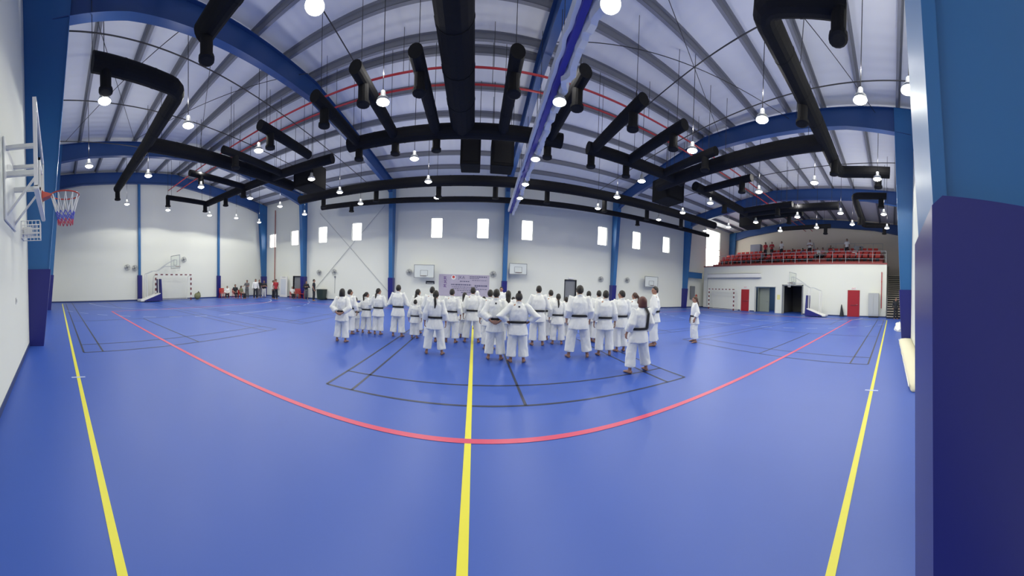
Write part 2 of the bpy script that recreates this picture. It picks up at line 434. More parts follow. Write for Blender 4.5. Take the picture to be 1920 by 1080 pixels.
# ------------------------------------------------------------------ air ducts
def duct(label, pts, r, drops=(), z=7.3, dl=.36, dr=.15, name='air_duct', hang=True):
    """pts (x,y) polyline at height z; drops (x,y) vertical nozzles"""
    p0 = Vector((pts[0][0], pts[0][1], z)); t = thing(name, label, 'air duct', p0)
    P = [Vector((a[0], a[1], a[2] if len(a) > 2 else z)) - p0 for a in pts]
    # round the corners
    Q = [P[0]]
    for i in range(1, len(P) - 1):
        a = (P[i - 1] - P[i]).normalized(); b = (P[i + 1] - P[i]).normalized(); c = min(r * 1.6, (P[i - 1] - P[i]).length * .45, (P[i + 1] - P[i]).length * .45)
        for k in range(5):
            s = k / 4; Q.append(P[i] + a * c * (1 - s) ** 2 + b * c * s ** 2)
    Q.append(P[-1])
    rb = MB(); rb.tube(Q, r, 16)
    # seam collars
    for A, B in zip(P, P[1:]):
        L = (B - A).length; n = int(L / 1.3)
        for k in range(1, n + 1):
            c = A + (B - A) * (k / (n + 1)); d = (B - A).normalized() * .03
            rb.tube([c - d, c + d], r * 1.025, 16)
    build('duct_run', rb, M_duct, t, smooth=False)
    for x, y in drops:
        q = Vector((x, y, z)) - p0
        mb = MB().lathe([(dr, 0), (dr, -r - dl), (dr * 1.25, -r - dl - .02), (dr * 1.25, -r - dl - .10), (dr * .9, -r - dl - .12)], q, 14)
        build('nozzle', mb, M_duct, t)
    if hang:
        A, B = P[0], P[-1]; n = max(1, int((B - A).length / 3))
        for k in range(n + 1):
            q = A + (B - A) * ((k + .15) / (n + .3)) if len(P) == 2 else P[0]
            zt = roofz(p0.y + q.y) - p0.z
            if zt > q.z + r: build('hanger_rod', MB().tube([q + Vector((0, 0, r * .9)), (q.x, q.y, zt - .005)], .01, 6), M_rod, t)
            if len(P) > 2: break
    return t
# row of branches with near ends at about y=6.3
for (x, xe, n) in ((-7.15, -7.15, 'leftmost of the middle bays, ending above the left box unit'), (-4.75, -4.75, 'beside the blue rafter left of centre'), (-3.2, -3.2, 'left of the wide central duct, nearer the rafter'),
               (-1.6, -1.6, 'directly left of the wide central duct'), (.85, .85, 'directly right of the wide central duct'), (2.6, 2.6, 'crossing behind the folded divider net'),
               (4.45, 4.45, 'second right of the folded divider net'), (6.15, 6.15, 'third right of the folded divider net')):
    yn = 6.75 if x < -4 else 6.35
    duct('black branch air duct %s' % n, [(x, yn), (xe, 9.75)], .19, [(x, yn + .55), (x, 9.95)] if x not in (-7.15, .85) else [(x, yn + .55)])
for x, n in ((-9.5, 'third from the left end wall'), (-12.5, 'second from the left end wall'), (-16.9, 'closest to the left end wall')):
    duct('black branch air duct over the left court, %s' % n, [(x, 6.8 if x > -14 else 7.4), (x, 10.6)], .17, [(x, 7.5)] + ([(x, 10.5)] if x < -10 else []))
for (x, n) in ((8.1, 'above the right box unit'), (10.9, 'crossing the right blue rafter'), (15.1, 'first before the gallery'), (17.0, 'second before the gallery')):
    duct('black branch air duct on the right side, %s' % n, [(x, 6.55 if x < 14 else 6.1), (x, 9.9)], .18, [(x, 7.1)])
duct('wide black main duct running overhead through the middle', [(-.62, -.6), (-.62, 9.7)], .44, [], z=7.5)
duct('black cross duct along the ridge left of the folded divider net', [(-5.2, 9.9), (3.1, 9.75)], .27, [], z=7.3)
duct('black cross duct along the ridge right of the divider net', [(4.2, 9.75), (9.4, 9.75)], .24, [], z=7.3)
duct('black cross duct along the ridge over the left court', [(-16.9, 10.7), (-6.4, 10.6)], .22, [(-14.6, 10.7)], z=7.3)
duct('black cross duct along the ridge before the gallery', [(10.2, 9.6), (17.6, 9.8)], .24, [(13.0, 9.7)], z=7.3)
duct('long black trunk duct curving over the left court', [(-10.6, 3.85), (-10.3, 12.4)], .29, [], z=7.3)
duct('black zigzag duct at upper left ending in one nozzle', [(-6.95, 1.0), (-7.2, 3.6), (-10.7, 3.75), (-16.3, 3.8)], .235, [(-7.0, 1.35), (-16.2, 3.8)], z=7.3)
duct('black duct across the top left corner ending in a nozzle', [(-.9, 3.35), (-5.5, 3.35)], .25, [(-5.35, 3.35)], z=7.45)
duct('black elbow duct at upper right ending in a nozzle', [(4.85, 1.0), (4.3, 2.55), (9.2, 2.5), (11.6, 2.5), (11.8, .2)], .25, [(4.8, 1.1), (7.0, 2.6), (10.3, 2.4), (11.75, .7)], z=7.3)
duct('long black trunk duct curving over the right court', [(9.2, 2.6), (8.9, 11.0)], .30, [], z=7.3)
duct('black trunk duct running towards the gallery', [(16.0, 3.4), (15.7, 10.2)], .25, [], z=7.3)
duct('black elbow duct over the front of the gallery', [(14.6, .4), (14.5, 2.2), (17.0, 2.3), (20.6, 2.3), (20.8, .3)], .19, [(14.6, .7), (20.8, .7), (18, 2.3)], z=7.3)
duct('short black duct over the gallery seats', [(20.6, 5.0), (20.6, 9.6)], .18, [(20.6, 5.4)], z=7.3)
duct('long black duct with many nozzles before the far wall', [(-11.6, 14.9), (-6.5, 14.7), (17.3, 13.9)], .28, [(-9.7, 15.0), (-6.0, 15.1), (-2.2, 15.0), (1.0, 15.0), (4.0, 15.0), (7.7, 14.9), (10.9, 14.7), (14, 14.5)], z=7.3, dl=.38)
duct('slim black duct hugging the top of the far wall', [(-11.6, 17.7), (-2.7, 18.1), (6.7, 17.6), (20.5, 17.2)], .19, [(-9.0, 17.75), (12.0, 17.4)], z=7.4, dl=.3)
# box units
def unit(label, x, y, w, d, z0, z1):
    t = thing('air_handling_unit', label, 'air handling unit', (x, y, z0))
    build('casing', MB().bbox(-w / 2, w / 2, -d / 2, d / 2, 0, z1 - z0, .02), M_ahu, t)
    build('access_panel', MB().bbox(-w * .38, w * .38, -d / 2 - .02, -d / 2 + .01, .12, z1 - z0 - .12, .005), M_duct, t)
    for sx in (-1, 1):
        for sy in (-1, 1): build('hanger_rod', MB().tube([(sx * (w / 2 - .06), sy * (d / 2 - .06), z1 - z0 - .02), (sx * (w / 2 - .06), sy * (d / 2 - .06), roofz(y + sy * d / 2) - z0 - .01)], .012, 6), M_rod, t)
unit('black box air unit hanging over the left court', -8.75, 12.1, 1.3, 1.3, 6.75, 7.95)
unit('dark box air unit left of the pair at the ridge', -.35, 11.6, .85, .9, 6.7, 7.9)
unit('black box air unit right of the pair at the ridge', 1.0, 11.6, .95, .9, 6.7, 7.9)
unit('black box air unit hanging over the right court', 9.9, 11.4, 1.3, 1.3, 6.75, 7.95)
unit('black box air unit hanging before the gallery', 17.6, 10.6, 1.3, 1.2, 6.8, 7.95)
# sprinkler pipes and conduits
for y, n in ((8.75, 'nearer'), (9.5, 'farther')):
    t = thing('sprinkler_pipe', 'red sprinkler pipe along the roof ridge, the %s of two' % n, 'pipe', (0, y, 8.75))
    build('pipe', MB().tube([(XL + .3, 0, 0), (XE - .3, 0, 0)], .035, 8), M_pipe, t)
    for x in range(-18, 28, 3): build('hanger_rod', MB().tube([(x + .4, 0, 0), (x + .4, 0, roofz(y) - 8.76)], .01, 6), M_rod, t)
for x, a, b, n in ((-7.6, -.6, 18, 'over the wall hoop'), (-10.45, -.6, 18.5, 'over the left trunk duct'), (-3.9, .5, 8.6, 'left of the wide central duct'), (5.8, .5, 8.6, 'right of the divider net'), (8.27, -.6, 18, 'over the right trunk duct'), (13.5, -.6, 18, 'before the gallery'), (-13.5, -.6, 18, 'nearest the left end wall')):
    zc = 8.62
    mark(build('conduit', MB().tube([(x, a, zc), (x, b, zc)], .02, 6), M_rod), 'thin dark conduit under the roof %s' % n, 'conduit')
for (x0, x1, n) in ((-14.5, -6.4, 'left'), (2.3, 11, 'right')):
    for k, (ya, yb) in enumerate(((.6, 4.4), (4.4, 8.6))):
        for q, (a, b) in enumerate((((x0, ya), (x1, yb)), ((x1, ya), (x0, yb)))):
            mark(build('roof_brace', MB().tube([(a[0], a[1], roofz(a[1]) - .42), (b[0], b[1], roofz(b[1]) - .42)], .012, 6), M_rod),
                 'thin diagonal roof brace in the %s bay, %s crossing, %s' % (n, ('near', 'far')[k], ('running away to the right', 'running away to the left')[q]), 'brace rod')

# ------------------------------------------------------------------ folded divider net hanging under the roof
def divider():
    t = thing('divider_net', 'folded blue and white divider net hanging along the roof', 'divider net', (1.62, -.3, 7.0))
    a = Vector((0, 0, 0)); b = Vector((.77, 19.2, 0))
    d = (b - a).normalized(); sd_ = Vector((d.y, -d.x, 0))
    n = 150
    def wave(off, amp, zlo, zhi, th, seed, frills=0.0):
        mb = MB(); vs = []; fs = []
        for i in range(n + 1):
            s = i / n; c = a + (b - a) * s
            w = amp * noise.noise(Vector((s * 60, seed, 0)))
            zb = zlo + frills * abs(noise.noise(Vector((s * 45, seed + 9, 0)))) * 1.6
            for (o, z) in ((off - th, zhi), (off + th, zhi), (off + th * 1.6 + w, (zhi + zlo) / 2), (off + th + w * 1.6, zb), (off - th + w * 1.6, zb), (off - th * 1.6 + w, (zhi + zlo) / 2)):
                p = c + sd_ * o; vs.append((p.x, p.y, z))
        for i in range(n):
            for j in range(6): fs.append((i * 6 + j, i * 6 + (j + 1) % 6, i * 6 + 6 + (j + 1) % 6, i * 6 + 6 + j))
        fs += [tuple(range(6))[::-1], tuple(range(n * 6, n * 6 + 6))]
        return mb.add(vs, fs)
    build('vinyl_band', wave(0, .03, -.16, .18, .07, 3), M_vinyl, t)
    build('white_net', wave(-.14, .03, -.10, .16, .045, 5), M_net, t)
    build('white_net', wave(.19, .10, -.30, .14, .07, 8, .22), M_net, t)
    build('cable', MB().tube([a + Vector((0, .1, .24)), b + Vector((0, -.2, .24))], .012, 6), M_rod, t)
    for k in range(7):
        p = a + (b - a) * ((k + .3) / 7); build('strap', MB().tube([p + Vector((0, 0, .18)), (p.x, p.y, roofz(p.y - .3) - 7.01)], .01, 6), M_rod, t)
divider()

# ------------------------------------------------------------------ text helper (mesh lettering)
def text_mesh(name, txt, size, m, parent, mtx, ext=.002):
    c = bpy.data.curves.new(name, 'FONT'); c.body = txt; c.size = size; c.extrude = ext; c.align_x = 'CENTER'; c.align_y = 'CENTER'; c.resolution_u = 3
    tmp = bpy.data.objects.new('tmp', c); COL.objects.link(tmp)
    dg = bpy.context.evaluated_depsgraph_get(); me = bpy.data.meshes.new_from_object(tmp.evaluated_get(dg)); me.name = name
    bpy.data.objects.remove(tmp); bpy.data.curves.remove(c)
    me.materials.clear(); me.materials.append(m); me.transform(mtx)
    return link(name, me, parent)
FACE_NEAR = Matrix.Rotation(pi / 2, 4, 'X')                     # readable when looking towards +Y
FACE_LEFT = Matrix.Rotation(-pi / 2, 4, 'Z') @ Matrix.Rotation(pi / 2, 4, 'X')   # on a wall at +X, looking towards +X

# ------------------------------------------------------------------ gallery block
gdoors = [(2.75, 3.65, .0, 2.15), (7.75, 9.55, 0, 2.5), (10.35, 12.45, 0, 2.35), (13.1, 14.0, 0, 2.10)]
GZ = 4.4
holed_wall('wall_gallery', 'x', XG, XG + .2, .48, 18.9, 0, lambda y: GZ, [gdoors[1], gdoors[2]], M_white)
build('wall_gallery_side', MB().box(XG + .2, XE, .48, .66, 0, GZ), M_white, kind='structure')
build('wall_gallery_back', MB().box(XG + .2, XE, 18.72, 18.9, 0, GZ), M_white, kind='structure')
build('floor_gallery', MB().box(XG + .2, XE, .66, 18.72, GZ - .2, GZ - .001), M_grey, kind='structure')
build('trim_1', MB().box(XG - .05, XG + .22, .44, 18.94, GZ, GZ + .12), mat('dull red edge', (.30, .07, .07), rough=.6), kind='structure')
build('baseboard_gallery', MB().box(XG - .016, XG - .001, .48, 2.7, 0, .10).box(XG - .016, XG - .001, 3.7, 7.7, 0, .10).box(XG - .016, XG - .001, 12.5, 13.05, 0, .1).box(XG - .016, XG - .001, 14.1, 18.9, 0, .1), M_skirt, kind='structure')
# rooms behind the two openings
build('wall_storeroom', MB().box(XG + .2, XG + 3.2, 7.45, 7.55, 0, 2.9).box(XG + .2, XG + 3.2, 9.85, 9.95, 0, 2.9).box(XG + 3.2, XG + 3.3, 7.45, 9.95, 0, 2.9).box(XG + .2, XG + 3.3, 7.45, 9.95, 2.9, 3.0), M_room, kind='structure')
build('wall_lobby', MB().box(XG + .2, XG + 3.4, 10.1, 10.18, 0, 2.9).box(XG + .2, XG + 3.4, 12.7, 12.78, 0, 2.9).box(XG + 3.4, XG + 3.5, 10.1, 12.78, 0, 2.9).box(XG + .2, XG + 3.5, 10.1, 12.78, 2.9, 3.0), M_int, kind='structure')
ld = bpy.data.lights.new('lobby_fill_light', 'AREA'); ld.energy = 22; ld.size = .6; lo = bpy.data.objects.new('lobby_fill_light', ld); COL.objects.link(lo); lo.location = (XG + 1.7, 11.2, 2.85)  # added area light without a fixture, brightens the blue room
def frame(mb, y0, y1, z1, x, w=.07, d=.04):
    mb.box(x - d, x, y0 - w, y0, 0, z1 + w).box(x - d, x, y1, y1 + w, 0, z1 + w).box(x - d, x, y0 - w, y1 + w, z1, z1 + w)
    return mb
for k, i in enumerate((0, 3)):
    y0, y1, _, z1 = gdoors[i]
    d = build('door_%d' % (k + 1), MB().bbox(XG - .05, XG - .002, y0, y1, .01, z1, .008), M_door, kind='structure')
    build('door_frame', frame(MB(), y0, y1, z1, XG - .002, .06, .03), M_wp if k else M_door, d)
    build('door_handle', MB().tube([(XG - .05, y0 + .1, 1.02), (XG - .11, y0 + .1, 1.02), (XG - .11, y0 + .22, 1.02)], .014, 8), M_grey, d)
    build('push_bar', MB().bbox(XG - .09, XG - .05, y0 + .2, y1 - .2, .92, 1.0, .01), mat('dark red paint', (.2, .02, .03), rough=.4), d)
    sg = thing('door_sign', 'small red and white sign above the %s red door' % ('larger right-hand' if k == 0 else 'smaller left-hand'), 'sign', (XG - .003, (y0 + y1) / 2, z1 + .20))
    build('sign_plate', MB().bbox(-.03, 0, -.24, .24, -.09, .09, .006), M_wp, sg)
    text_mesh('lettering', 'EXIT', .16, M_red, sg, Matrix.Translation((-.032, 0, 0)) @ FACE_LEFT)
y0, y1, _, z1 = gdoors[1]
fr = build('trim_2', frame(MB(), y0, y1, z1, XG - .001, .10, .06), M_grey, kind='structure')
mark(build('door_sign', MB().bbox(XG - .16, XG - .003, 8.4, 9.0, z1 + .13, z1 + .33, .01), M_grey), 'grey box sign above the dark open doorway', 'sign')
y0, y1, _, z1 = gdoors[2]
build('trim_3', frame(MB(), y0, y1, z1, XG - .001, .05, .03), M_lgrey, kind='structure')
ods = thing('open_door', 'grey green door leaf standing open in the lit doorway', 'door', (XG + .22, y1 - .1, 0))
build('door_leaf', MB().bbox(0, .95, -.10, -.05, .02, 2.3, .006), mat('grey green laminate', (.22, .25, .22), rough=.5), ods)
build('door_leaf', MB().bbox(.3, .36, -1.15, -.12, .02, 2.3, .006), MATS['grey green laminate'], ods)
build('door_handle', MB().tube([(.29, -1.0, 1.0), (.22, -1.0, 1.0), (.22, -.88, 1.0)], .014, 8), M_grey, ods)

# plastic chairs
def make_chair(name, label, m, loc, rz, group=None, s=1.0):
    t = thing(name, label, 'chair', loc, rz, group); t.scale = (s,) * 3
    mb = MB(); mb.bbox(-.22, .22, -.22, .22, .42, .455, .012); build('seat', mb, m, t)
    mb = MB()
    for k in range(7):
        a = -.21 + k * .07; mb.bbox(a - .026, a + .026, -.235, -.20, .47, .84, .008)
    mb.bbox(-.235, .235, -.24, -.195, .82, .88, .012); build('backrest', mb, m, t)
    for sx in (-1, 1):
        for sy in (-1, 1):
            build('leg', MB().tube([(sx * .235, sy * .23, 0), (sx * .19, sy * .19, .43)], [.02, .024], 8), m, t)
        build('armrest', MB().tube([(sx * .215, -.21, .68), (sx * .24, .05, .67), (sx * .22, .20, .60), (sx * .20, .20, .44)], .018, 8), m, t)
    return t
make_chair('office_chair', 'black chair inside the blue-walled room behind the open doorway', M_dark, (XG + 2.4, 11.0, 0), 1.4)

# gallery tiers
tr = thing('tiered_stand', 'stepped stand carrying the red seats on the gallery', 'stand', (XG + 1.0, .9, GZ))
stp = MB()
for k in range(4): stp.box(k * .95, 4.98, 0, 17.6 if k < 3 else 8.0, k * .38, (k + 1) * .38 - .002)
build('tiers', stp, mat('dull red step', (.32, .045, .04), rough=.6), tr)
seatA = None
SB = MB()
SB.prism([(-.05, .38), (.38, .36), (.40, .40), (.02, .43), (-.06, .85), (-.11, .86)], 'x', -.21, .21)
seat_me = SB.mesh('seat_shell', M_red)
leg_me = MB().bbox(-.15, .15, .10, .18, 0, .38, .01).mesh('seat_bracket', M_dark)
ROWN = ['front', 'second', 'third']
for r in range(3):
    n = 30 if r < 2 else 28; cnt = 0
    for k in range(n):
        y = 1.35 + k * .56 + (0 if r < 2 else .3)
        if k in (9, 10, 20) : continue
        x = XG + 1.0 + r * .95 + .42; z = GZ + (r + 1) * .38 - .38 + .378
        cnt += 1
        t = thing('gallery_seat', 'red plastic seat, %s from the near end of the %s gallery row' % (nth(cnt), ROWN[r]), 'seat', (x + .2, y, z), pi / 2, 'red seats in the %s gallery row' % ROWN[r])
        link('seat_shell', seat_me, t); link('seat_bracket', leg_me, t)
# railings
def railing(label, x, y0, y1, z, h=1.05, step=1.1, mid=(.35, .7), m=None):
    m = m or M_lgrey
    t = thing('railing', label, 'railing', (x, y0, z)); L = y1 - y0; n = int(L / step)
    for hz in (h,) + tuple(h * a for a in mid):
        build('rail', MB().tube([(0, 0, hz), (0, L, hz)], .022 if hz == h else .014, 6), m, t)
    for k in range(n + 1): build('post', MB().tube([(0, L * k / n, 0), (0, L * k / n, h)], .02, 6), m, t)
    return t
railing('grey metal guard rail along the front edge of the gallery', XG + .1, .55, 18.8, GZ + .12, 1.0)
railing('taller grey rail behind the seats at the near end of the gallery', XG + 3.95, 1.0, 6.6, GZ + 1.52, 1.0, .9, (.5,))
t = thing('railing', 'sloping grey handrail beside the steps up the gallery tiers', 'railing', (XG + 1.0, 6.9, GZ + .4))
build('rail', MB().tube([(0, 0, .9), (3.2, 1.2, 2.35)], .024, 6), M_grey, t)
build('rail', MB().tube([(0, 0, .5), (3.2, 1.2, 1.95)], .014, 6), M_grey, t)
for k in range(4): build('post', MB().tube([(k * 1.05, k * .4, k * .36 if k else 0), (k * 1.05, k * .4, .9 + k * .475)], .016, 6), M_grey, t)
mark(build('cabinet', MB().bbox(XG + 4.6, XG + 5.2, 14.6, 15.9, GZ + 1.14, GZ + 3.0, .02), mat('bluish cabinet paint', (.28, .29, .36), rough=.5)), 'tall blue grey cabinet standing behind the red gallery seats', 'cabinet')
mark(build('cabinet', MB().bbox(XG + 3.2, XG + 3.7, 2.9, 3.75, GZ + 1.14, GZ + 2.15, .02), M_grey), 'grey box cabinet behind the rail at the gallery end', 'cabinet')
# staircase at the near end of the gallery
st = thing('staircase', 'concrete staircase climbing past the near end of the gallery', 'staircase', (XG - 1.0, YN + .02, 0))
M_step = mat('step concrete', (.42, .38, .33), rough=.8)
for k in range(20):
    build('tread', MB().box(k * .27 - .03, k * .27 + .27, 0, 1.15, (k + 1) * .19 - .06, (k + 1) * .19 - .002), M_step, st)
    build('riser', MB().box(k * .27 + .02, k * .27 + .05, 0, 1.15, k * .19, (k + 1) * .19 - .06), M_dark, st)  # dark strips stand in for the shade in the gaps between treads
for s_ in (.05, 1.12): build('handrail', MB().tube([(0, s_, .95), (5.4, s_, 4.75)], .022, 6), M_grey, st)
for k in range(6): build('baluster', MB().tube([(k * 1.0 + .2, 1.12, k * .72 + .2), (k * 1.0 + .2, 1.12, k * .70 + 1.08)], .014, 6), M_grey, st)
# fittings on the gallery wall
mark(build('standpipe', MB().tube([(XG - .08, .88, .75), (XG - .08, .88, 3.75)], .035, 8).bbox(XG - .13, XG - .003, .84, .92, 2.9, 3.0, .005), M_pipe), 'red vertical pipe on the gallery wall near its corner', 'pipe')
t = thing('metal_cabinet', 'grey metal cabinet standing between the right red door and red pipe', 'cabinet', (XG - .25, 1.5, 0))
build('casing', MB().bbox(-.2, .22, -.42, .42, .12, 2.0, .015), M_lgrey, t)
for s_ in (-1, 1): build('cabinet_door', MB().bbox(-.225, -.2, s_ * .21 - .195, s_ * .21 + .195, .2, 1.92, .006), M_lgrey, t)
build('plinth', MB().box(-.16, .2, -.38, .38, 0, .12), M_dark, t)
t = thing('folded_umbrella_stand', 'dark pointed bundle leaning beside the right red door', 'bundle', (XG - .2, 4.15, 0)); t.name = 'cloth_bundle'
build('cloth', MB().tube([(0, 0, 0), (0, 0, .3), (.03, .02, .7), (.05, .03, 1.0)], [.19, .15, .08, .03], 9), M_dark, t)
t = thing('wall_unit', 'long white ducted unit mounted high on the gallery wall', 'wall unit', (XG - .003, 11.8, 3.25))
build('casing', MB().bbox(-.28, 0, 0, 6.4, -.02, .36, .02), M_wp, t)
build('outlet_slot', MB().box(-.285, -.2, .05, 6.35, -.045, -.02), M_grey, t)
build('top_trim', MB().box(-.285, -.02, .05, 6.35, .36, .385), M_grey, t)
mark(build('drain_pipe', MB().tube([(XG - .06, 18.3, .2), (XG - .06, 18.3, 3.3)], .03, 8), M_lgrey), 'thin grey vertical pipe at the far end of gallery wall', 'pipe')
for y, z, m, lab in ((10.0, 1.45, mat('yellow poster', (.75, .72, .30)), 'pale yellow notice between the two open doorways'), (7.1, 1.45, mat('green poster', (.35, .48, .22)), 'small green notice right of the dark doorway')):
    t = thing('wall_notice', lab, 'notice', (XG - .003, y, z))
    build('sheet', MB().box(-.006, 0, -.15, .15, -.22, .22), m, t)
# far corner by the gallery
t = thing('link_beam', 'blue horizontal beam joining the far column to the gallery', 'beam', (19.75, YF - .45, 3.45))
build('web', MB().box(0, 2.25, -.02, .02, -.28, .28), M_blue, t); build('flange', MB().box(0, 2.25, -.12, .12, .28, .30), M_blue, t); build('flange', MB().box(0, 2.25, -.12, .12, -.30, -.28), M_blue, t)
t = thing('fire_extinguisher', 'red fire extinguisher below a grey box in far right corner', 'fire extinguisher', (21.5, YF - .15, .5))
build('cylinder', MB().lathe([(.03, 0), (.11, .02), (.11, .75), (.05, .88), (.03, .92)], (0, 0, 0), 12), M_red, t, smooth=True)
build('wall_bracket', MB().box(-.05, .05, .09, .148, .3, .42), M_grey, t)
build('hose', MB().tube([(0, -.02, .92), (.10, -.08, .8), (.12, -.06, .4)], .014, 6), M_dark, t)
mark(build('hose_box', MB().bbox(20.6, 21.2, YF - .25, YF - .01, .9, 2.3, .02), M_grey), 'grey hose box on the wall beside the fire extinguisher', 'box')

# ------------------------------------------------------------------ far wall items
def far_door(n, x0, x1, z1, m, label=None):
    d = build('door_%d' % n, MB().bbox(x0, x1, YF + .12, YF + .17, .01, z1, .006), m, kind='structure')
    mb = MB().box(x0 - .06, x0, YF - .02, YF + .2, 0, z1 + .06).box(x1, x1 + .06, YF - .02, YF + .2, 0, z1 + .06).box(x0 - .06, x1 + .06, YF - .02, YF + .2, z1, z1 + .06)
    build('door_frame', mb, M_dark, d)
    build('door_handle', MB().tube([(x0 + .1, YF + .12, 1.0), (x0 + .1, YF + .05, 1.0), (x0 + .22, YF + .05, 1.0)], .015, 8), M_lgrey, d)
far_door(3, 6.95, 7.85, 2.25, mat('grey door', (.20, .21, .23), rough=.5))
far_door(4, -15.95, -15.1, 2.0, mat('grey door', (.2, .2, .2)))
mark(build('emergency_light', MB().bbox(7.2, 7.62, YF - .10, YF - .003, 2.36, 2.50, .02), M_wp), 'white emergency light over the grey door in far wall', 'light fixture')
t = thing('open_door', 'white door leaf standing open against the far wall', 'door', (-17.35, YF - .35, 0))
build('door_leaf', MB().bbox(-.05, .93, -.03, .03, .02, 2.0, .01), M_wp, t)
build('glass_panel', MB().bbox(.12, .76, -.045, .0, .25, 1.75, .01), mat('pale panel', (.62, .66, .72), rough=.3), t)
build('closer', MB().bbox(.3, .7, -.06, -.03, 1.92, 1.97, .005), M_lgrey, t)
mark(build('riser_pipe', MB().tube([(-18.35, YF - .08, .9), (-18.35, YF - .08, 8.6)], .045, 8), mat('brownish red pipe', (.35, .12, .10))), 'brownish red riser pipe up the far wall near left corner', 'pipe')
# banner
bt = thing('banner', 'grey violet banner with red emblem and dark lettering on far wall', 'banner', (-.8, YF - .003, 1.57))
Mb1 = mat('banner cloth', (.44, .40, .50), rough=.7, noise_amt=.12, nscale=3); build('sheet', MB().box(-1.87, 1.87, -.015, 0, -.80, .80), Mb1, bt)
Md = mat('banner ink', (.10, .10, .18), rough=.7); Mv = mat('banner violet ink', (.14, .06, .26), rough=.7)
def disc(mb, x, z, r, y0, y1, seg=24): mb.prism([(x + r * cos(2 * pi * k / seg), z + r * sin(2 * pi * k / seg)) for k in range(seg)], 'y', y0, y1)
mb = MB(); disc(mb, -.78, .58, .17, -.022, -.016); build('emblem', mb, M_wp, bt)
mb = MB(); disc(mb, -.78, .61, .095, -.026, -.023); build('emblem', mb, M_red, bt)
text_mesh('lettering', 'JKA', .30, Md, bt, Matrix.Translation((-.18, -.018, .58)) @ FACE_NEAR)
mb = MB(); rr = random.Random(4)
for z, x0, x1, h in ((.66, .42, 1.7, .07), (.54, .42, 1.1, .05), (.40, .6, 1.7, .04), (.30, -.3, .4, .07), (.05, -.95, .55, .09), (.0, .8, 1.75, .12), (-.12, -.9, 1.0, .05), (-.25, -.8, 1.7, .05), (-.38, -.5, 1.2, .05), (-.52, -.2, .7, .06)):
    x = x0
    while x < x1:
        w = rr.uniform(.05, .16); mb.box(x, min(x + w, x1), -.019, -.016, z - h / 2, z + h / 2); x += w + .035
build('lettering', mb, Md, bt)
# brushed vertical characters at the left of the banner
mb = MB()
for k, z in enumerate((.50, .22, -.08)):
    c = Vector((-1.42 + .03 * (k % 2), 0, z))
    for a, b in (((-.10, .10), (.12, .11)), ((0, .13), (-.03, -.10)), ((-.09, -.03), (.08, .02)), ((.03, .0), (.12, -.11))):
        mb.tube([(c.x + a[0], -.02, c.z + a[1]), (c.x + b[0], -.02, c.z + b[1])], [(.022, .006), (.014, .006)], 6, flat=(0, 0, 1) if abs(a[1] - b[1]) < .06 else (1, 0, 0))
build('lettering', mb, Mv, bt)
# smaller dark sign and the wall mounted backboards
t = thing('wall_sign', 'small dark sign left of the banner on far wall', 'sign', (-3.33, YF - .003, 1.72))
build('plate', MB().bbox(-.33, .33, -.02, 0, -.11, .11, .005), M_dark, t)
build('lettering', MB().box(-.26, .26, -.024, -.02, -.06, -.02), M_wp, t)
def backboard(label, x, z, y=YF, w=1.5, h=.95, rim=True):
    t = thing('wall_backboard', label, 'basketball backboard', (x, y, z))
    build('board', MB().box(-w / 2, w / 2, -.62, -.60, 0, h), mat('frosted board', (.66, .70, .68), rough=.2), t)
    fr = MB()
    for a, b, c, d in ((-w / 2, w / 2, 0, .03), (-w / 2, w / 2, h - .03, h), (-w / 2, -w / 2 + .03, 0, h), (w / 2 - .03, w / 2, 0, h), (-.28, .28, .15, .17), (-.28, -.26, .15, .55), (.26, .28, .15, .55), (-.28, .28, .53, .55)):
        fr.box(a, b, -.635, -.595, c, d)
    build('board_frame', fr, M_grey, t)
    build('wall_bracket', MB().tube([(-.3, -.6, h * .5), (-.3, -.003, h * .5)], .025, 6).tube([(.3, -.6, h * .5), (.3, -.003, h * .5)], .025, 6).tube([(0, -.6, .1), (0, -.003, h * .7)], .02, 6), M_grey, t)
    P = [(.23 * cos(2 * pi * k / 16), -.88 + .23 * sin(2 * pi * k / 16), .12) for k in range(17)]
    build('rim', MB().tube(P, .012, 6), mat('dull rim', (.2, .12, .1)), t)
    return t
backboard('pale folded backboard on the far wall left of the banner', -3.7, 2.05)
backboard('pale folded backboard on the far wall behind the rightmost standing man', 14.9, 2.0)
backboard('pale folded backboard on the far wall right of centre column', 3.1, 2.5, w=1.3, h=.8)
fx = [(-11.43, 2.42, 'by the crossing of the two diagonal braces'), (-4.94, 2.45, 'left of the backboard beside the banner'), (1.33, 2.46, 'between banner and the centre column'), (10.0, 2.45, 'left of the column with the right windows'), (12.6, 2.5, 'left of the right backboard'), (-12.96, 2.37, 'above the dark bin')]
def fan(label, loc, rz):
    t = thing('wall_fan', label, 'wall fan', loc, rz)
    mb = MB()
    for r in (.08, .14, .20, .24): mb.tube([(r * cos(2 * pi * k / 20), -.16, r * sin(2 * pi * k / 20)) for k in range(21)], .007, 5, caps=False)
    for k in range(8): mb.tube([(0, -.17, 0), (.24 * cos(k * pi / 4), -.15, .24 * sin(k * pi / 4))], .006, 5)
    build('guard', mb, M_grey, t)
    build('motor', MB().tube([(0, -.14, 0), (0, -.003, 0)], .06, 10), M_grey, t)
    mb = MB()
    for k in range(4):
        a = k * pi / 2; mb.add([(0, -.12, 0), (.2 * cos(a), -.13, .2 * sin(a)), (.2 * cos(a + .7), -.10, .2 * sin(a + .7))], [(0, 1, 2)])
    build('blades', mb, M_lgrey, t)
for x, z, n in fx: fan('round grey fan on the far wall %s' % n, (x, YF, z), 0)
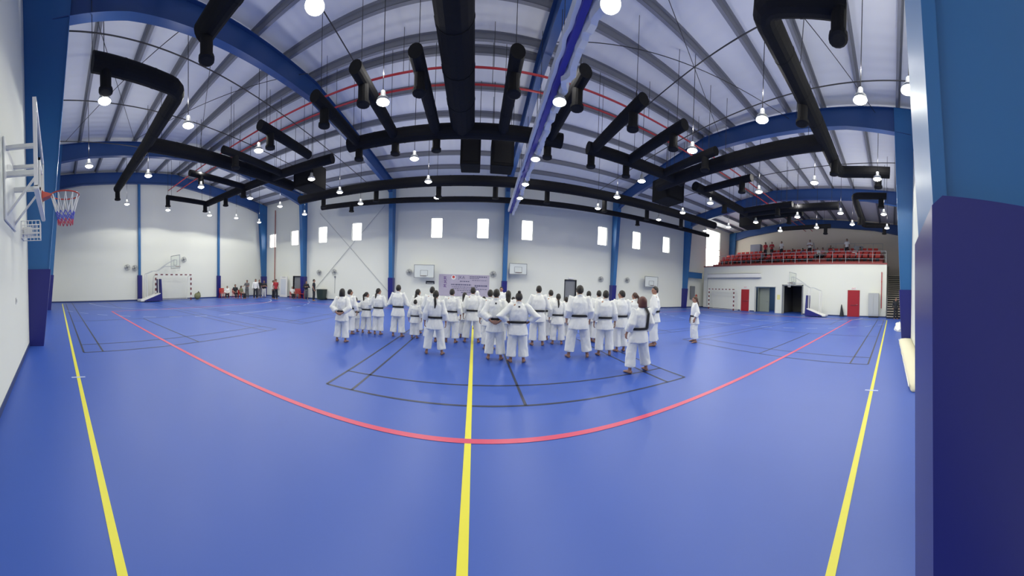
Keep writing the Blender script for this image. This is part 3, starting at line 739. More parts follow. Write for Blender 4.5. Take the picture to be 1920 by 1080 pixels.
for y, z, n in ((5.35, 2.6, 'left of the nearer slim post'), (5.95, 2.55, 'right beside the nearer slim post'), (10.2, 3.3, 'above the goal and backboard')):
    fan('round grey fan on the left end wall %s' % n, (XL, y, z), pi / 2)
t = thing('socket_box', 'small grey box with a thin cable on the left far wall', 'box', (-11.4, YF - .003, 2.0)); build('casing', MB().bbox(-.06, .06, -.06, 0, -.08, .08, .01), M_grey, t); build('cable', MB().tube([(0, -.02, -.08), (0, -.02, -1.4)], .012, 6), M_grey, t)

# bin
t = thing('waste_bin', 'dark green wheeled bin standing against the far wall', 'bin', (-12.45, YF - .45, 0))
Mbin = mat('dark green plastic', (.02, .035, .03), rough=.5)
b_ = MB(); b_.add([(-.27, -.27, .05), (.27, -.27, .05), (.27, .27, .05), (-.27, .27, .05), (-.33, -.33, .85), (.33, -.33, .85), (.33, .33, .85), (-.33, .33, .85)], [(0, 3, 2, 1), (4, 5, 6, 7), (0, 1, 5, 4), (1, 2, 6, 5), (2, 3, 7, 6), (3, 0, 4, 7)])
build('body', b_, Mbin, t); build('lid', MB().bbox(-.35, .35, -.35, .36, .85, .92, .02), Mbin, t)
for s_ in (-1, 1): build('wheel', MB().tube([(s_ * .27, .28, .09), (s_ * .32, .28, .09)], .09, 12), M_dark, t)

# ------------------------------------------------------------------ goals
def goal(label, loc, rz):
    t = thing('handball_goal', label, 'goal', loc, rz)      # local: opening along y, facing +x
    R_, Wd, H = .04, 3.0, 2.0
    Ma, Mb_ = M_wp, mat('goal stripe', (.16, .03, .04), rough=.4)
    def striped(p, q, name):
        p, q = Vector(p), Vector(q); L = (q - p).length; n = int(L / .2); d = (q - p) / n
        side = .04
        o = MB(); e = MB()
        def bx(m_, a, b, w_):
            lo = [min(a[i], b[i]) - (w_ if abs(d[i]) < 1e-6 else 0) for i in range(3)]; hi = [max(a[i], b[i]) + (w_ if abs(d[i]) < 1e-6 else 0) for i in range(3)]
            m_.box(lo[0], hi[0], lo[1], hi[1], lo[2], hi[2])
        bx(o, p, q, side)
        for k in range(0, n, 2): bx(e, p + d * k, p + d * (k + 1), side + .003)
        r = build(name, o, Ma, t); build('stripes', e, Mb_, r)
    striped((0, -1.54, 0), (0, -1.54, 2.0), 'post'); striped((0, 1.54, 0), (0, 1.54, 2.0), 'post'); striped((0, -1.58, 2.04), (0, 1.58, 2.04), 'crossbar')
    for s_ in (-1, 1): build('side_frame', MB().tube([(0, s_ * 1.54, 2.02), (-.5, s_ * 1.54, 1.9), (-.75, s_ * 1.54, .03), (0, s_ * 1.54, .03)], .018, 6), Ma, t)
    build('ground_bar', MB().tube([(-.75, -1.54, .03), (-.75, 1.54, .03)], .018, 6), Ma, t)
    net = MB()
    for k in range(26):
        y = -1.5 + k * .12; net.tube([(-.5, y, 1.88), (-.73, y, .05)], .004, 4, caps=False)
    for k in range(16):
        s_ = k / 15; net.tube([(-.5 - .23 * s_, -1.52, 1.88 - 1.83 * s_), (-.5 - .23 * s_, 1.52, 1.88 - 1.83 * s_)], .004, 4, caps=False)
    build('net', net, M_net, t)
    return t
goal('white goal with dark striped posts before the left end wall', (XL + .85, 8.95, 0), 0)
goal('white goal with faint dark stripes against the gallery wall', (XG - .8, 15.9, 0), pi)

# ------------------------------------------------------------------ portable basketball stands (local +x = reach of the arm)
def hoop_stand(label, loc, rz):
    t = thing('basketball_stand', label, 'basketball stand', loc, rz); t.scale = (.70, .85, .97)
    Mn = M_pad
    build('base_ramp', MB().prism([(-.95, .05), (.95, .05), (.95, .62), (-.95, .12)], 'y', -.55, .55), Mn, t)
    build('base_top', MB().prism([(-.95, .125), (.9, .61), (.9, .66), (-.95, .18)], 'y', -.5, .5), M_wp, t)
    build('base_tail', MB().bbox(-1.35, -.9, -.5, .5, .05, .2, .03), M_wp, t)
    build('front_pad', MB().prism([(.95, .05), (1.12, .05), (1.0, 1.75), (.88, 1.75)], 'y', -.5, .5), Mn, t)
    for s_ in (-1, 1):
        build('mast', MB().tube([(-.55, s_ * .3, .2), (-.55, s_ * .25, 2.15)], .05, 8), M_wp, t)
        build('mast', MB().tube([(.75, s_ * .3, .6), (.75, s_ * .22, 2.35)], .05, 8), M_wp, t)
        build('lower_arm', MB().tube([(-.55, s_ * .22, 2.15), (.2, s_ * .2, 2.38), (.75, s_ * .2, 2.4), (1.6, s_ * .15, 2.75), (2.9, s_ * .12, 2.78)], .03, 6), M_lgrey, t)
        build('upper_arm', MB().tube([(1.3, s_ * .15, 2.66), (1.9, s_ * .14, 2.95), (2.9, s_ * .12, 3.35)], .022, 6), M_lgrey, t)
        build('base_wheel', MB().tube([(-.6, s_ * .5, .06), (-.6, s_ * .56, .06)], .06, 10), M_dark, t)
    build('board', MB().box(2.95, 2.98, -.9, .9, 2.62, 3.67), M_glass, t)
    fr = MB()
    for a, b, c, d in ((-.9, .9, 2.6, 2.65), (-.9, .9, 3.62, 3.67), (-.92, -.87, 2.6, 3.67), (.87, .92, 2.6, 3.67), (-.3, .3, 2.85, 2.89), (-.3, .3, 3.27, 3.3), (-.3, -.27, 2.85, 3.3), (.27, .3, 2.85, 3.3)):
        fr.box(2.94, 2.99, a, b, c, d)
    build('board_frame', fr, M_lgrey, t)
    P = [(3.40 + .225 * cos(2 * pi * k / 16), .225 * sin(2 * pi * k / 16), 2.78) for k in range(17)]
    rim_ = build('rim', MB().tube(P, .014, 6).box(2.99, 3.18, -.06, .06, 2.75, 2.79), mat('rusty rim', (.25, .08, .05)), t)
    net = MB()
    for k in range(10):
        a, b = 2 * pi * k / 10, 2 * pi * (k + .5) / 10
        net.tube([(3.4 + .225 * cos(a), .225 * sin(a), 2.77), (3.4 + .14 * cos(b), .14 * sin(b), 2.4)], .007, 4); net.tube([(3.4 + .225 * cos(a), .225 * sin(a), 2.77), (3.4 + .14 * cos(a - pi / 10), .14 * sin(a - pi / 10), 2.4)], .007, 4)
    build('net', net, M_net, rim_)
    return t
hoop_stand('portable basketball stand with navy base beside the left goal', (XL + 1.0, 6.95, 0), pi / 2 + .02)
hoop_stand('portable basketball stand with navy base before the gallery wall', (XG - 1.3, 6.1, 0), pi / 2 - .02)

# ------------------------------------------------------------------ wall hoop near the camera
t = thing('wall_basketball_hoop', 'wall-mounted glass basketball hoop with red rim and tricolour net', 'basketball hoop', (-4.3, YN, 0))
hy = .50      # board distance from wall
build('board', MB().box(-.9, .9, hy, hy + .015, 2.92, 3.97), M_glass, t)
fr = MB()
for a, b, c, d in ((-.92, .92, 2.90, 2.95), (-.92, .92, 3.94, 4.0), (-.93, -.88, 2.9, 4.0), (.88, .93, 2.9, 4.0), (-.3, .3, 3.06, 3.1), (-.3, .3, 3.5, 3.54), (-.3, -.26, 3.06, 3.54), (.26, .3, 3.06, 3.54)):
    fr.box(a, b, hy - .02, hy + .03, c, d)
build('board_frame', fr, M_wp, t)
build('board_padding', MB().bbox(-.93, .93, hy - .03, hy + .04, 2.86, 2.92, .01), M_wp, t)
for s_ in (-1, 1):
    build('bracket_arm', MB().bbox(s_ * .35 - .03, s_ * .35 + .03, .003, hy - .01, 3.26, 3.34, .008).bbox(s_ * .35 - .03, s_ * .35 + .03, .003, hy - .01, 3.66, 3.72, .008), M_wp, t)
    build('bracket_strut', MB().tube([(s_ * .35, .02, 2.7), (s_ * .35, hy - .03, 3.25)], .02, 8), M_wp, t)
build('wall_plate', MB().bbox(-.5, .5, .003, .03, 2.6, 3.8, .008), M_wp, t)
rim = build('rim', MB().tube([(.225 * cos(2 * pi * k / 24), hy + .40 + .225 * sin(2 * pi * k / 24), 3.07) for k in range(25)], .011, 8)
      .prism([(-.1, 3.0), (.1, 3.0), (.1, 3.12), (-.1, 3.12)], 'y', hy + .03, hy + .05)
      .add([(-.1, hy + .04, 3.11), (.1, hy + .04, 3.11), (.06, hy + .19, 3.08), (-.06, hy + .19, 3.08), (-.1, hy + .04, 3.0), (.1, hy + .04, 3.0), (.06, hy + .19, 3.06), (-.06, hy + .19, 3.06)], [(0, 1, 2, 3), (7, 6, 5, 4), (0, 4, 5, 1), (1, 5, 6, 2), (2, 6, 7, 3), (3, 7, 4, 0)]), mat('hoop red', (.50, .05, .03), rough=.35), t)
def netpart(z0, z1, r0, r1, m, name, n=12, rows=2):
    mb = MB()
    for q in range(rows):
        za, zb = z0 + (z1 - z0) * q / rows, z0 + (z1 - z0) * (q + 1) / rows; ra, rb = r0 + (r1 - r0) * q / rows, r0 + (r1 - r0) * (q + 1) / rows
        for k in range(n):
            a = 2 * pi * (k + .5 * q) / n
            for s_ in (-.5, .5):
                b = a + s_ * 2 * pi / n
                mb.tube([(ra * cos(a), hy + .40 + ra * sin(a), za), (rb * cos(b), hy + .40 + rb * sin(b), zb)], .0075, 5)
    build(name, mb, m, rim)
netpart(3.06, 2.80, .225, .15, M_net, 'white_net_cord', 12, 1)
netpart(2.80, 2.68, .15, .125, mat('blue cord', (.10, .12, .55), rough=.7), 'blue_net_cord')
netpart(2.68, 2.60, .125, .12, mat('red cord', (.55, .08, .12), rough=.7), 'red_net_cord', 12, 1)
t = thing('wire_cage', 'small white wire cage on the near wall under the hoop', 'wire cage', (-5.85, YN + .003, 2.62))
cg = MB()
for k in range(5):
    z = k * .09; cg.tube([(-.2, 0, z), (-.2, .40, z), (.2, .40, z), (.2, 0, z)], .010, 5)
for k in range(6):
    y = k * .08
    for x in (-.2, .2): cg.tube([(x, y, 0), (x, y, .36)], .008, 5)
for k in range(5): cg.tube([(-.2 + k * .1, .40, 0), (-.2 + k * .1, .40, .36)], .008, 5)
build('wires', cg, M_wp, t); build('back_plate', MB().box(-.2, .2, 0, .02, 0, .36), M_wp, t); build('detector', MB().bbox(-.09, .09, .02, .22, .08, .26, .02), M_wp, t)
t = thing('wall_socket', 'small white socket low on the near left wall', 'socket', (-4.75, YN + .003, 1.35)); build('plate', MB().bbox(-.04, .04, 0, .012, -.06, .06, .004), M_wp, t); build('switch', MB().bbox(-.02, .02, .012, .018, -.03, .03, .002), M_lgrey, t)

# stickers on the bright column, mats along the near wall
t = thing('crash_mat', 'long cream padded mat lying along the near wall', 'mat', (7.6, YN + .03, 0))
mm = MB(); n = 30
vs = []; fs = []
for i in range(n + 1):
    x = -2.75 + 5.5 * i / n; e = min(1, (i + .3) / 2.5, (n - i + .3) / 2.5); e = e ** .5
    wob = .02 * noise.noise(Vector((x * 2, 0, 0))); wd = (.36 + .06 * i / n) * (.85 + .15 * e) + wob; th = .17 * e + .01 * noise.noise(Vector((x * 3, 4, 0)))
    for (y, z) in ((.0, .004), (wd, .004), (wd + .03, th * .5), (wd - .02, th), (wd * .5, th + .02), (0, th * 1.05)): vs.append((x, y, z))
for i in range(n):
    for j in range(6): fs.append((i * 6 + j, i * 6 + (j + 1) % 6, i * 6 + 6 + (j + 1) % 6, i * 6 + 6 + j))
fs += [tuple(range(6))[::-1], tuple(range(n * 6, n * 6 + 6))]
mm.add(vs, fs); build('cover', mm, M_mat, t, smooth=True)
build('seam', MB().tube([(-2.7, .385, .09), (2.7, .43, .09)], .012, 6), M_wp, t)
t = thing('folded_sheet', 'crumpled white sheet by the near wall beyond the bright column', 'sheet', (14.2, YN + .03, 0))
mm = MB(); vs = []; fs = []; n = 16
for i in range(n + 1):
    for j in range(9):
        a = pi * j / 8; x = -1.1 + 2.2 * i / n; r = (.30 + .12 * noise.noise(Vector((x * 3, j * .6, 1)))) * (sin(pi * (i + .6) / (n + 1.2)) ** .4)
        vs.append((x, .30 + r * cos(a) * .9, .9 * r * sin(a) * 1.3 + .004))
for i in range(n):
    for j in range(8): fs.append((i * 9 + j, i * 9 + j + 1, i * 9 + j + 10, i * 9 + j + 9))
    fs.append((i * 9 + 8, i * 9, i * 9 + 9, i * 9 + 17))
fs += [tuple(range(9))[::-1], tuple(range(n * 9, n * 9 + 9))]
mm.add(vs, fs); build('cloth', mm, M_wp, t)

# ------------------------------------------------------------------ people
TS = bpy.data.scenes.new('workbench')
def remesh(mb, vox, m, name, wr=0.0, seed=0, smooth_it=2):
    me = mb.mesh('tmp'); o = bpy.data.objects.new('tmp', me); TS.collection.objects.link(o)
    md = o.modifiers.new('r', 'REMESH'); md.mode = 'VOXEL'; md.voxel_size = vox; md.use_smooth_shade = True
    if smooth_it:
        sm = o.modifiers.new('s', 'SMOOTH'); sm.iterations = smooth_it; sm.factor = .5
    vl = TS.view_layers[0]; vl.update(); dg = vl.depsgraph; r = bpy.data.meshes.new_from_object(o.evaluated_get(dg))
    bpy.data.objects.remove(o); bpy.data.meshes.remove(me)
    if wr:
        for v in r.vertices:
            p = v.co; q = Vector((p.x * 9 + seed, p.y * 9, p.z * 4.5 + 2 * abs(p.x)))
            d = noise.noise(q) * wr + noise.noise(q * 2.7) * wr * .45
            v.co = p + v.normal * d
    r.name = name; r.materials.clear(); r.materials.append(m)
    r.polygons.foreach_set('use_smooth', [True] * len(r.polygons)); r.update(); return r
CACHE = {}
def lerp(a, b, t): return a + (b - a) * t
def skeleton(pose, stance, sit=False, lean=0.0):
    """joint positions, adult of 1.72 m facing +Y"""
    J = {}
    dz = -.44 if sit else 0
    for s, k in ((-1, 'L'), (1, 'R')):
        J['sh' + k] = Vector((s * .175, 0, 1.40 + dz)); J['hip' + k] = Vector((s * .095, 0, .88 + dz))
        J['knee' + k] = Vector((s * lerp(.095, stance, .55), .42 if sit else .02, .50 if not sit else .46))
        J['ank' + k] = Vector((s * stance, .42 if sit else -.02, .09))
        P = {'down': ((.26, -.03, 1.12), (.29, .04, .87), (.02, .03, -1)),
             'behind': ((.30, -.10, 1.13), (.085, -.21, .955), (-.9, -.1, -.25)),
             'hips': ((.40, -.08, 1.16), (.235, .02, .99), (-.6, .7, -.3)),
             'front': ((.29, -.01, 1.13), (.06, .20, 1.0), (-.8, .3, .1)),
             'crossed': ((.29, .03, 1.13), (-.02, .22, 1.15), (-.9, .1, .1)),
             'relaxed': ((.25, -.05, 1.13), (.26, .07, .90), (0, .25, -1)),
             'back_belt': ((.32, -.12, 1.15), (.12, -.18, .99), (-.85, -.1, .1)),
             'lap': ((.25, .04, 1.13), (.12, .30, 1.00), (-.3, .9, -.2)),
             'reach': ((.27, .10, 1.16), (.22, .36, 1.14), (0, 1, -.1))}[pose]
        e, w, d = P
        J['elb' + k] = Vector((s * e[0], e[1], e[2] + dz)); J['wri' + k] = Vector((s * w[0], w[1], w[2] + dz + (.03 if pose == 'crossed' and s > 0 else 0)))
        J['dir' + k] = Vector((s * d[0], d[1], d[2])).normalized()
    J['dz'] = dz; J['lean'] = lean
    if lean:
        for k in J:
            if k[:2] in ('sh', 'el', 'wr'): J[k] = J[k] + Vector((lean * (J[k].z - .9) , 0, 0))
    return J
def body_mesh(pose, stance, sit, turn, lean, vox=.0095):
    key = ('body', pose, stance, sit, turn, lean, vox)
    if key in CACHE: return CACHE[key]
    J = skeleton(pose, stance, sit, lean); dz = J['dz']; mb = MB(); L = lambda z: lean * (z - .9)
    mb.tube([(L(z) * (z > .9), y, z + dz) for z, y in ((.80, 0), (.92, 0), (1.06, .01), (1.22, .01), (1.34, 0), (1.42, -.005), (1.46, 0), (1.53, .01), (1.58, .02))],
            [(.13, .10), (.155, .11), (.135, .095), (.155, .105), (.17, .11), (.15, .085), (.08, .06), (.055, .055), (.05, .05)], 16)
    hz = 1.615 + dz; hx = L(1.6); R = Matrix.Rotation(turn, 3, 'Z'); c = Vector((hx, .015, hz))
    def hp(x, y, z): return c + R @ Vector((x, y, z))
    mb.ell(c, .073, .092, .108, 16, 12, R)
    mb.ell(hp(0, .035, -.055), .050, .055, .058, 12, 8, R)        # jaw
    mb.ell(hp(0, .098, -.012), .013, .020, .026, 8, 6, R)         # nose
    mb.ell(hp(0, .086, .022), .045, .014, .010, 8, 6, R)          # brow
    mb.ell(hp(0, .086, -.050), .024, .012, .009, 8, 6, R)         # lips
    for s in (-1, 1): mb.ell(hp(s * .075, .0, -.01), .012, .022, .032, 8, 6, R)
    for s, k in ((-1, 'L'), (1, 'R')):
        mb.tube([J['sh' + k] + Vector((-s * .05, 0, 0)), J['sh' + k], lerp(J['sh' + k], J['elb' + k], .5), J['elb' + k], lerp(J['elb' + k], J['wri' + k], .35), J['wri' + k]],
                [.042, .046, .043, .037, .036, .024], 10)
        mb.tube([J['hip' + k] + Vector((0, 0, .04)), J['hip' + k], lerp(J['hip' + k], J['knee' + k], .5), J['knee' + k], lerp(J['knee' + k], J['ank' + k], .35), lerp(J['knee' + k], J['ank' + k], .8), J['ank' + k] + Vector((0, 0, -.02))],
                [.085, .088, .072, .052, .054, .036, .037], 12)
        a = J['ank' + k]; o = Vector((s * .25, 1, 0)).normalized()
        mb.tube([a + Vector((0, 0, -.055)) - o * .055, a + Vector((0, 0, -.045)), a + Vector((0, 0, -.055)) + o * .08, a + Vector((0, 0, -.068)) + o * .155], [(.030, .032), (.036, .042), (.044, .028), (.038, .015)], 10, flat=(1, 0, 0))
        for q in range(5):
            b = a + Vector((0, 0, -.072)) + o * (.15 if q else .16) + Vector((o.y, -o.x, 0)) * (q - 2) * .016 * s
            mb.tube([b - o * .02, b + o * (.028 - .004 * q)], [.010 if q else .013, .008], 7)
        # hand: palm, four fingers of different lengths, thumb from the side of the palm
        w = J['wri' + k]; d = J['dir' + k]; side = Vector((0, 1, 0)) if abs(d.z) > .7 else Vector((0, 0, 1)); side = (side - d * side.dot(d)).normalized(); nn = d.cross(side).normalized()
        if nn.x * s > 0: nn = -nn
        mb.tube([w - d * .015, w + d * .03, w + d * .085], [(.024, .019), (.036, .016), (.038, .014)], 10, flat=side)
        for q, (ln, off) in enumerate(((.068, .030), (.078, .010), (.072, -.010), (.056, -.029))):
            b = w + d * .08 + side * off
            mb.tube([b, b + d * ln * .5 + nn * .004, b + d * ln * .78 + nn * .022, b + d * ln * .85 + nn * .040], [.0095, .009, .0085, .0075], 7)
        b = w + d * .025 + side * .030
        mb.tube([b, b + side * .022 + d * .03, b + side * .030 + d * .058 + nn * .01], [.012, .010, .0085], 7)
    me = remesh(mb, vox, M_skin, 'body', smooth_it=1); CACHE[key] = me; return me
def jacket_mesh(pose, stance, sit, lean, m, seed, kind='gi', wide=1.0):
    key = ('jacket', pose, sit, lean, m.name, kind, wide, seed)
    if key in CACHE: return CACHE[key]
    J = skeleton(pose, stance, sit, lean); dz = J['dz']; mb = MB(); L = lambda z: lean * max(0, z - .9)
    if kind == 'gi': rings = ((.69, .245, .180), (.80, .225, .170), (.92, .195, .150), (1.00, .166 * wide, .130), (1.08, .190 * wide, .145), (1.2, .205 * wide, .150), (1.32, .205, .140), (1.41, .165, .10), (1.465, .095, .078), (1.50, .070, .068))
    else: rings = ((.86, .172, .128), (.98, .165, .125), (1.1, .160, .122), (1.25, .178, .13), (1.36, .18, .12), (1.42, .15, .09), (1.47, .08, .065))
    if sit: rings = [r for r in rings if r[0] > .79] 
    mb.tube([(L(z), 0, z + dz) for z, a, b in rings], [(a, b) for z, a, b in rings], 22)
    cut = .62 if kind == 'gi' else .0
    for s, k in ((-1, 'L'), (1, 'R')):
        sh, el, wr = J['sh' + k], J['elb' + k], J['wri' + k]
        r = (.062, .072, .080, .088, .088) if kind == 'gi' else (.062, .062, .056, .054, .05)
        if kind == 'gi' or kind == 'long':
            e2 = lerp(el, wr, .72 if kind == 'gi' else .95)
            mb.tube([sh - Vector((s * .06, 0, .01)), sh + Vector((s * .005, 0, .005)), lerp(sh, el, .5), el, lerp(el, e2, .5), e2], [r[0], r[1], r[2], r[3], r[3] * .97, r[4]], 12)
        else:
            mb.tube([sh - Vector((s * .06, 0, .01)), sh + Vector((s * .005, 0, .005)), lerp(sh, el, .75)], [.06, .065, .062], 12)
    if kind == 'gi' and not sit:      # crossed lapel and collar band
        mb.tube([(-.05 + L(1.48), -.055, 1.50), (-.075 + L(1.46), .03, 1.47), (-.02 + L(1.3), .125, 1.30), (.07 + L(1.05), .135, 1.03)], [(.028, .014)] * 4, 8, flat=(1, 0, 0))
        mb.tube([(.05 + L(1.48), -.055, 1.50), (.075 + L(1.46), .03, 1.47), (.02 + L(1.3), .122, 1.30), (-.06 + L(1.05), .13, 1.03)], [(.028, .014)] * 4, 8, flat=(1, 0, 0))
        mb.tube([(-.05 + L(1.48), -.055, 1.50), (0 + L(1.48), -.078, 1.505), (.05 + L(1.48), -.055, 1.50)], [(.014, .024)] * 3, 8)
    me = remesh(mb, .0135 if kind == 'gi' else .018, m, 'jacket', .014 if kind == 'gi' else .006, seed); CACHE[key] = me; return me
def trouser_mesh(stance, sit, m, seed, slim=False):
    key = ('trousers', stance, sit, m.name, slim, seed)
    if key in CACHE: return CACHE[key]
    J = skeleton('down', stance, sit); dz = J['dz']; mb = MB()
    mb.tube([(0, 0, z + dz) for z in (.78, .86, .96, 1.0)], [(.165, .125), (.17, .13), (.16, .12), (.15, .115)], 18)
    k_ = .75 if slim else 1
    for s, k in ((-1, 'L'), (1, 'R')):
        hp, kn, an = J['hip' + k], J['knee' + k], J['ank' + k]
        hem = lerp(kn, an, .86 if not slim else .98)
        mb.tube([hp + Vector((0, 0, .02)), lerp(hp, kn, .3), kn, lerp(kn, hem, .55), hem], [.104, .115 if not slim else .092, .112 * k_, .112 * k_, .118 * k_ * (.8 if slim else 1)], 14)
    me = remesh(mb, .0135 if not slim else .018, m, 'trousers', .013 if not slim else .006, seed + 5); CACHE[key] = me; return me
def belt_mesh(lean, thick=1.0, m=None):
    key = ('belt', lean, thick)
    if key in CACHE: return CACHE[key]
    mb = MB(); n = 28; vs = []; fs = []; rx, ry = .180, .146; L = lean * .1
    for i in range(n):
        a = 2 * pi * i / n; z = 1.00 - .012 * sin(a) 
        for (dr, dz) in ((0, -.027 * thick), (.012, -.027 * thick), (.012, .027 * thick), (0, .027 * thick)):
            vs.append(((rx + dr) * cos(a) + L, (ry + dr) * sin(a), z + dz))
    for i in range(n):
        for j in range(4): fs.append((i * 4 + j, ((i + 1) % n) * 4 + j, ((i + 1) % n) * 4 + (j + 1) % 4, i * 4 + (j + 1) % 4))
    mb.add(vs, fs); mb.ell((L, .165, .99), .035, .022, .03, 10, 6)
    for s in (-1, 1): mb.tube([(L + s * .01, .17, .985), (L + s * .05, .185, .88), (L + s * .075, .185, .72)], [(.020, .006)] * 3, 6, flat=(1, 0, 0))
    me = mb.mesh('belt', M_belt); CACHE[key] = me; return me
def hair_mesh(style, sit, turn, lean, m):
    key = ('hair', style, sit, turn, lean, m.name)
    if key in CACHE: return CACHE[key]
    dz = -.44 if sit else 0; c = Vector((lean * .7, .015, 1.615 + dz)); R = Matrix.Rotation(turn, 3, 'Z'); mb = MB()
    hp = lambda x, y, z: c + R @ Vector((x, y, z))
    def cap(k=1.0, low=-.03, back=-.018, fr=.055):
        # skull cap: ellipsoid rings from crown down to a hairline that is high in front, low at the back
        vs = []; fs = []; nu, nv = 20, 8
        for i in range(nv + 1):
            t = i / nv
            for j in range(nu):
                a = 2 * pi * j / nu; f = .5 + .5 * sin(a)          # 1 in front
                zl = lerp(low - .035, fr, f ** 1.5); z = lerp(.122 * k, zl, t ** 1.2); zz = max(-1, min(1, z / (.122 * k)))
                r = math.sqrt(max(0, 1 - zz * zz)); r = max(r, .02)
                if z < 0: r = 1 - .35 * (z / .11) ** 2
                vs.append(hp(.083 * k * r * cos(a), back + .100 * k * r * sin(a), z + .004))
        for i in range(nv):
            for j in range(nu):
                fs.append((i * nu + j, i * nu + (j + 1) % nu, (i + 1) * nu + (j + 1) % nu, (i + 1) * nu + j))
        fs += [tuple(range(nu))[::-1], tuple(range(nv * nu, nv * nu + nu))]
        mb.add(vs, fs)
    cap(1.03 if style in ('short', 'pony', 'bun', 'lowpony') else 1.12, low={'short': -.05, 'bob': -.09, 'long': -.09}.get(style, -.045), fr=.06)
    if style == 'pony': mb.ell(hp(0, -.115, .03), .03, .03, .03); mb.tube([hp(0, -.12, .03), hp(0, -.155, -.02), hp(.01, -.15, -.13), hp(.0, -.135, -.24), hp(0, -.13, -.30)], [.022, .034, .036, .028, .012], 9)
    if style == 'lowpony': mb.tube([hp(0, -.095, -.05), hp(0, -.125, -.12), hp(.01, -.13, -.24), hp(0, -.14, -.33), hp(0, -.14, -.38)], [.028, .034, .034, .024, .010], 9)
    if style == 'bun': mb.ell(hp(0, -.06, .135), .042, .042, .038, 12, 8)
    if style == 'bob': mb.tube([hp(0, -.02, .06), hp(0, -.028, -.03), hp(0, -.035, -.10), hp(0, -.035, -.135)], [(.088, .095), (.098, .092), (.102, .082), (.09, .07)], 16)
    if style == 'long': mb.tube([hp(0, -.03, .04), hp(0, -.045, -.06), hp(0, -.085, -.18), hp(0, -.12, -.30), hp(0, -.13, -.38)], [(.085, .085), (.088, .07), (.075, .045), (.06, .03), (.03, .015)], 14)
    me = remesh(mb, .0115, m, 'hair', .006, 3, 1); CACHE[key] = me; return me
def eyes_mesh(sit, turn, lean):
    key = ('eyes', sit, turn, lean)
    if key in CACHE: return CACHE[key]
    dz = -.44 if sit else 0; c = Vector((lean * .7, .015, 1.615 + dz)); R = Matrix.Rotation(turn, 3, 'Z'); mb = MB()
    for s in (-1, 1): mb.ell(c + R @ Vector((s * .030, .083, .004)), .011, .007, .007, 8, 6)
    mb.smooth = True; me = mb.mesh('eyes', M_eye); CACHE[key] = me; return me
def person(label, loc, H, rz, pose='down', stance=.13, hair='short', turn=0.0, lean=0.0, top=None, bottom=None, kind='gi', sit=False, hm=None, seed=0, wide=1.0, belt=True, group=None, extra=None, gx=1.0):
    far = kind != 'gi'
    stance = .12 if far else min((.11, .15, .21), key=lambda q: abs(q - stance)); turn = round(turn * 1.4) / 1.4
    o = link('person', body_mesh(pose, stance, sit, turn, lean, .014 if far else .0095), None, loc)
    o.rotation_euler = (0, 0, rz); s = H / 1.725; o.scale = (s * gx, s * gx, s)
    mark(o, label, 'person', group)
    link('jacket' if kind == 'gi' else 'shirt', jacket_mesh(pose, stance, sit, lean, top or M_gi, 0 if far else seed % 2, kind, wide), o)
    link('trousers', trouser_mesh(stance, sit, bottom or M_gi, 0, kind != 'gi'), o)
    if belt and kind == 'gi': link('belt', belt_mesh(lean), o)
    link('hair', hair_mesh(hair, sit, turn, lean, hm or M_hair), o)
    link('eyes', eyes_mesh(sit, turn, lean), o)
    if extra: extra(o)
    return o
def place(u, vf, vh):
    """feet pixel and head-top pixel -> position and height"""
    p = atz(u, vf); r = ray(u, vf); d = hypot(p.x, p.y)
    q = ray(u, vh); k = d / hypot(q.x, q.y); return p, EYE + q.z * k
FOCUS = Vector((.6, 16))
def face(p, to=None):
    if to is None:
        a = (FOCUS - Vector((p.x, p.y))).normalized() * .4 + Vector((p.x, p.y)).normalized() * .6; return atan2(a.y, a.x) - pi / 2
    return atan2(to.y - p.y, to.x - p.x) - pi / 2

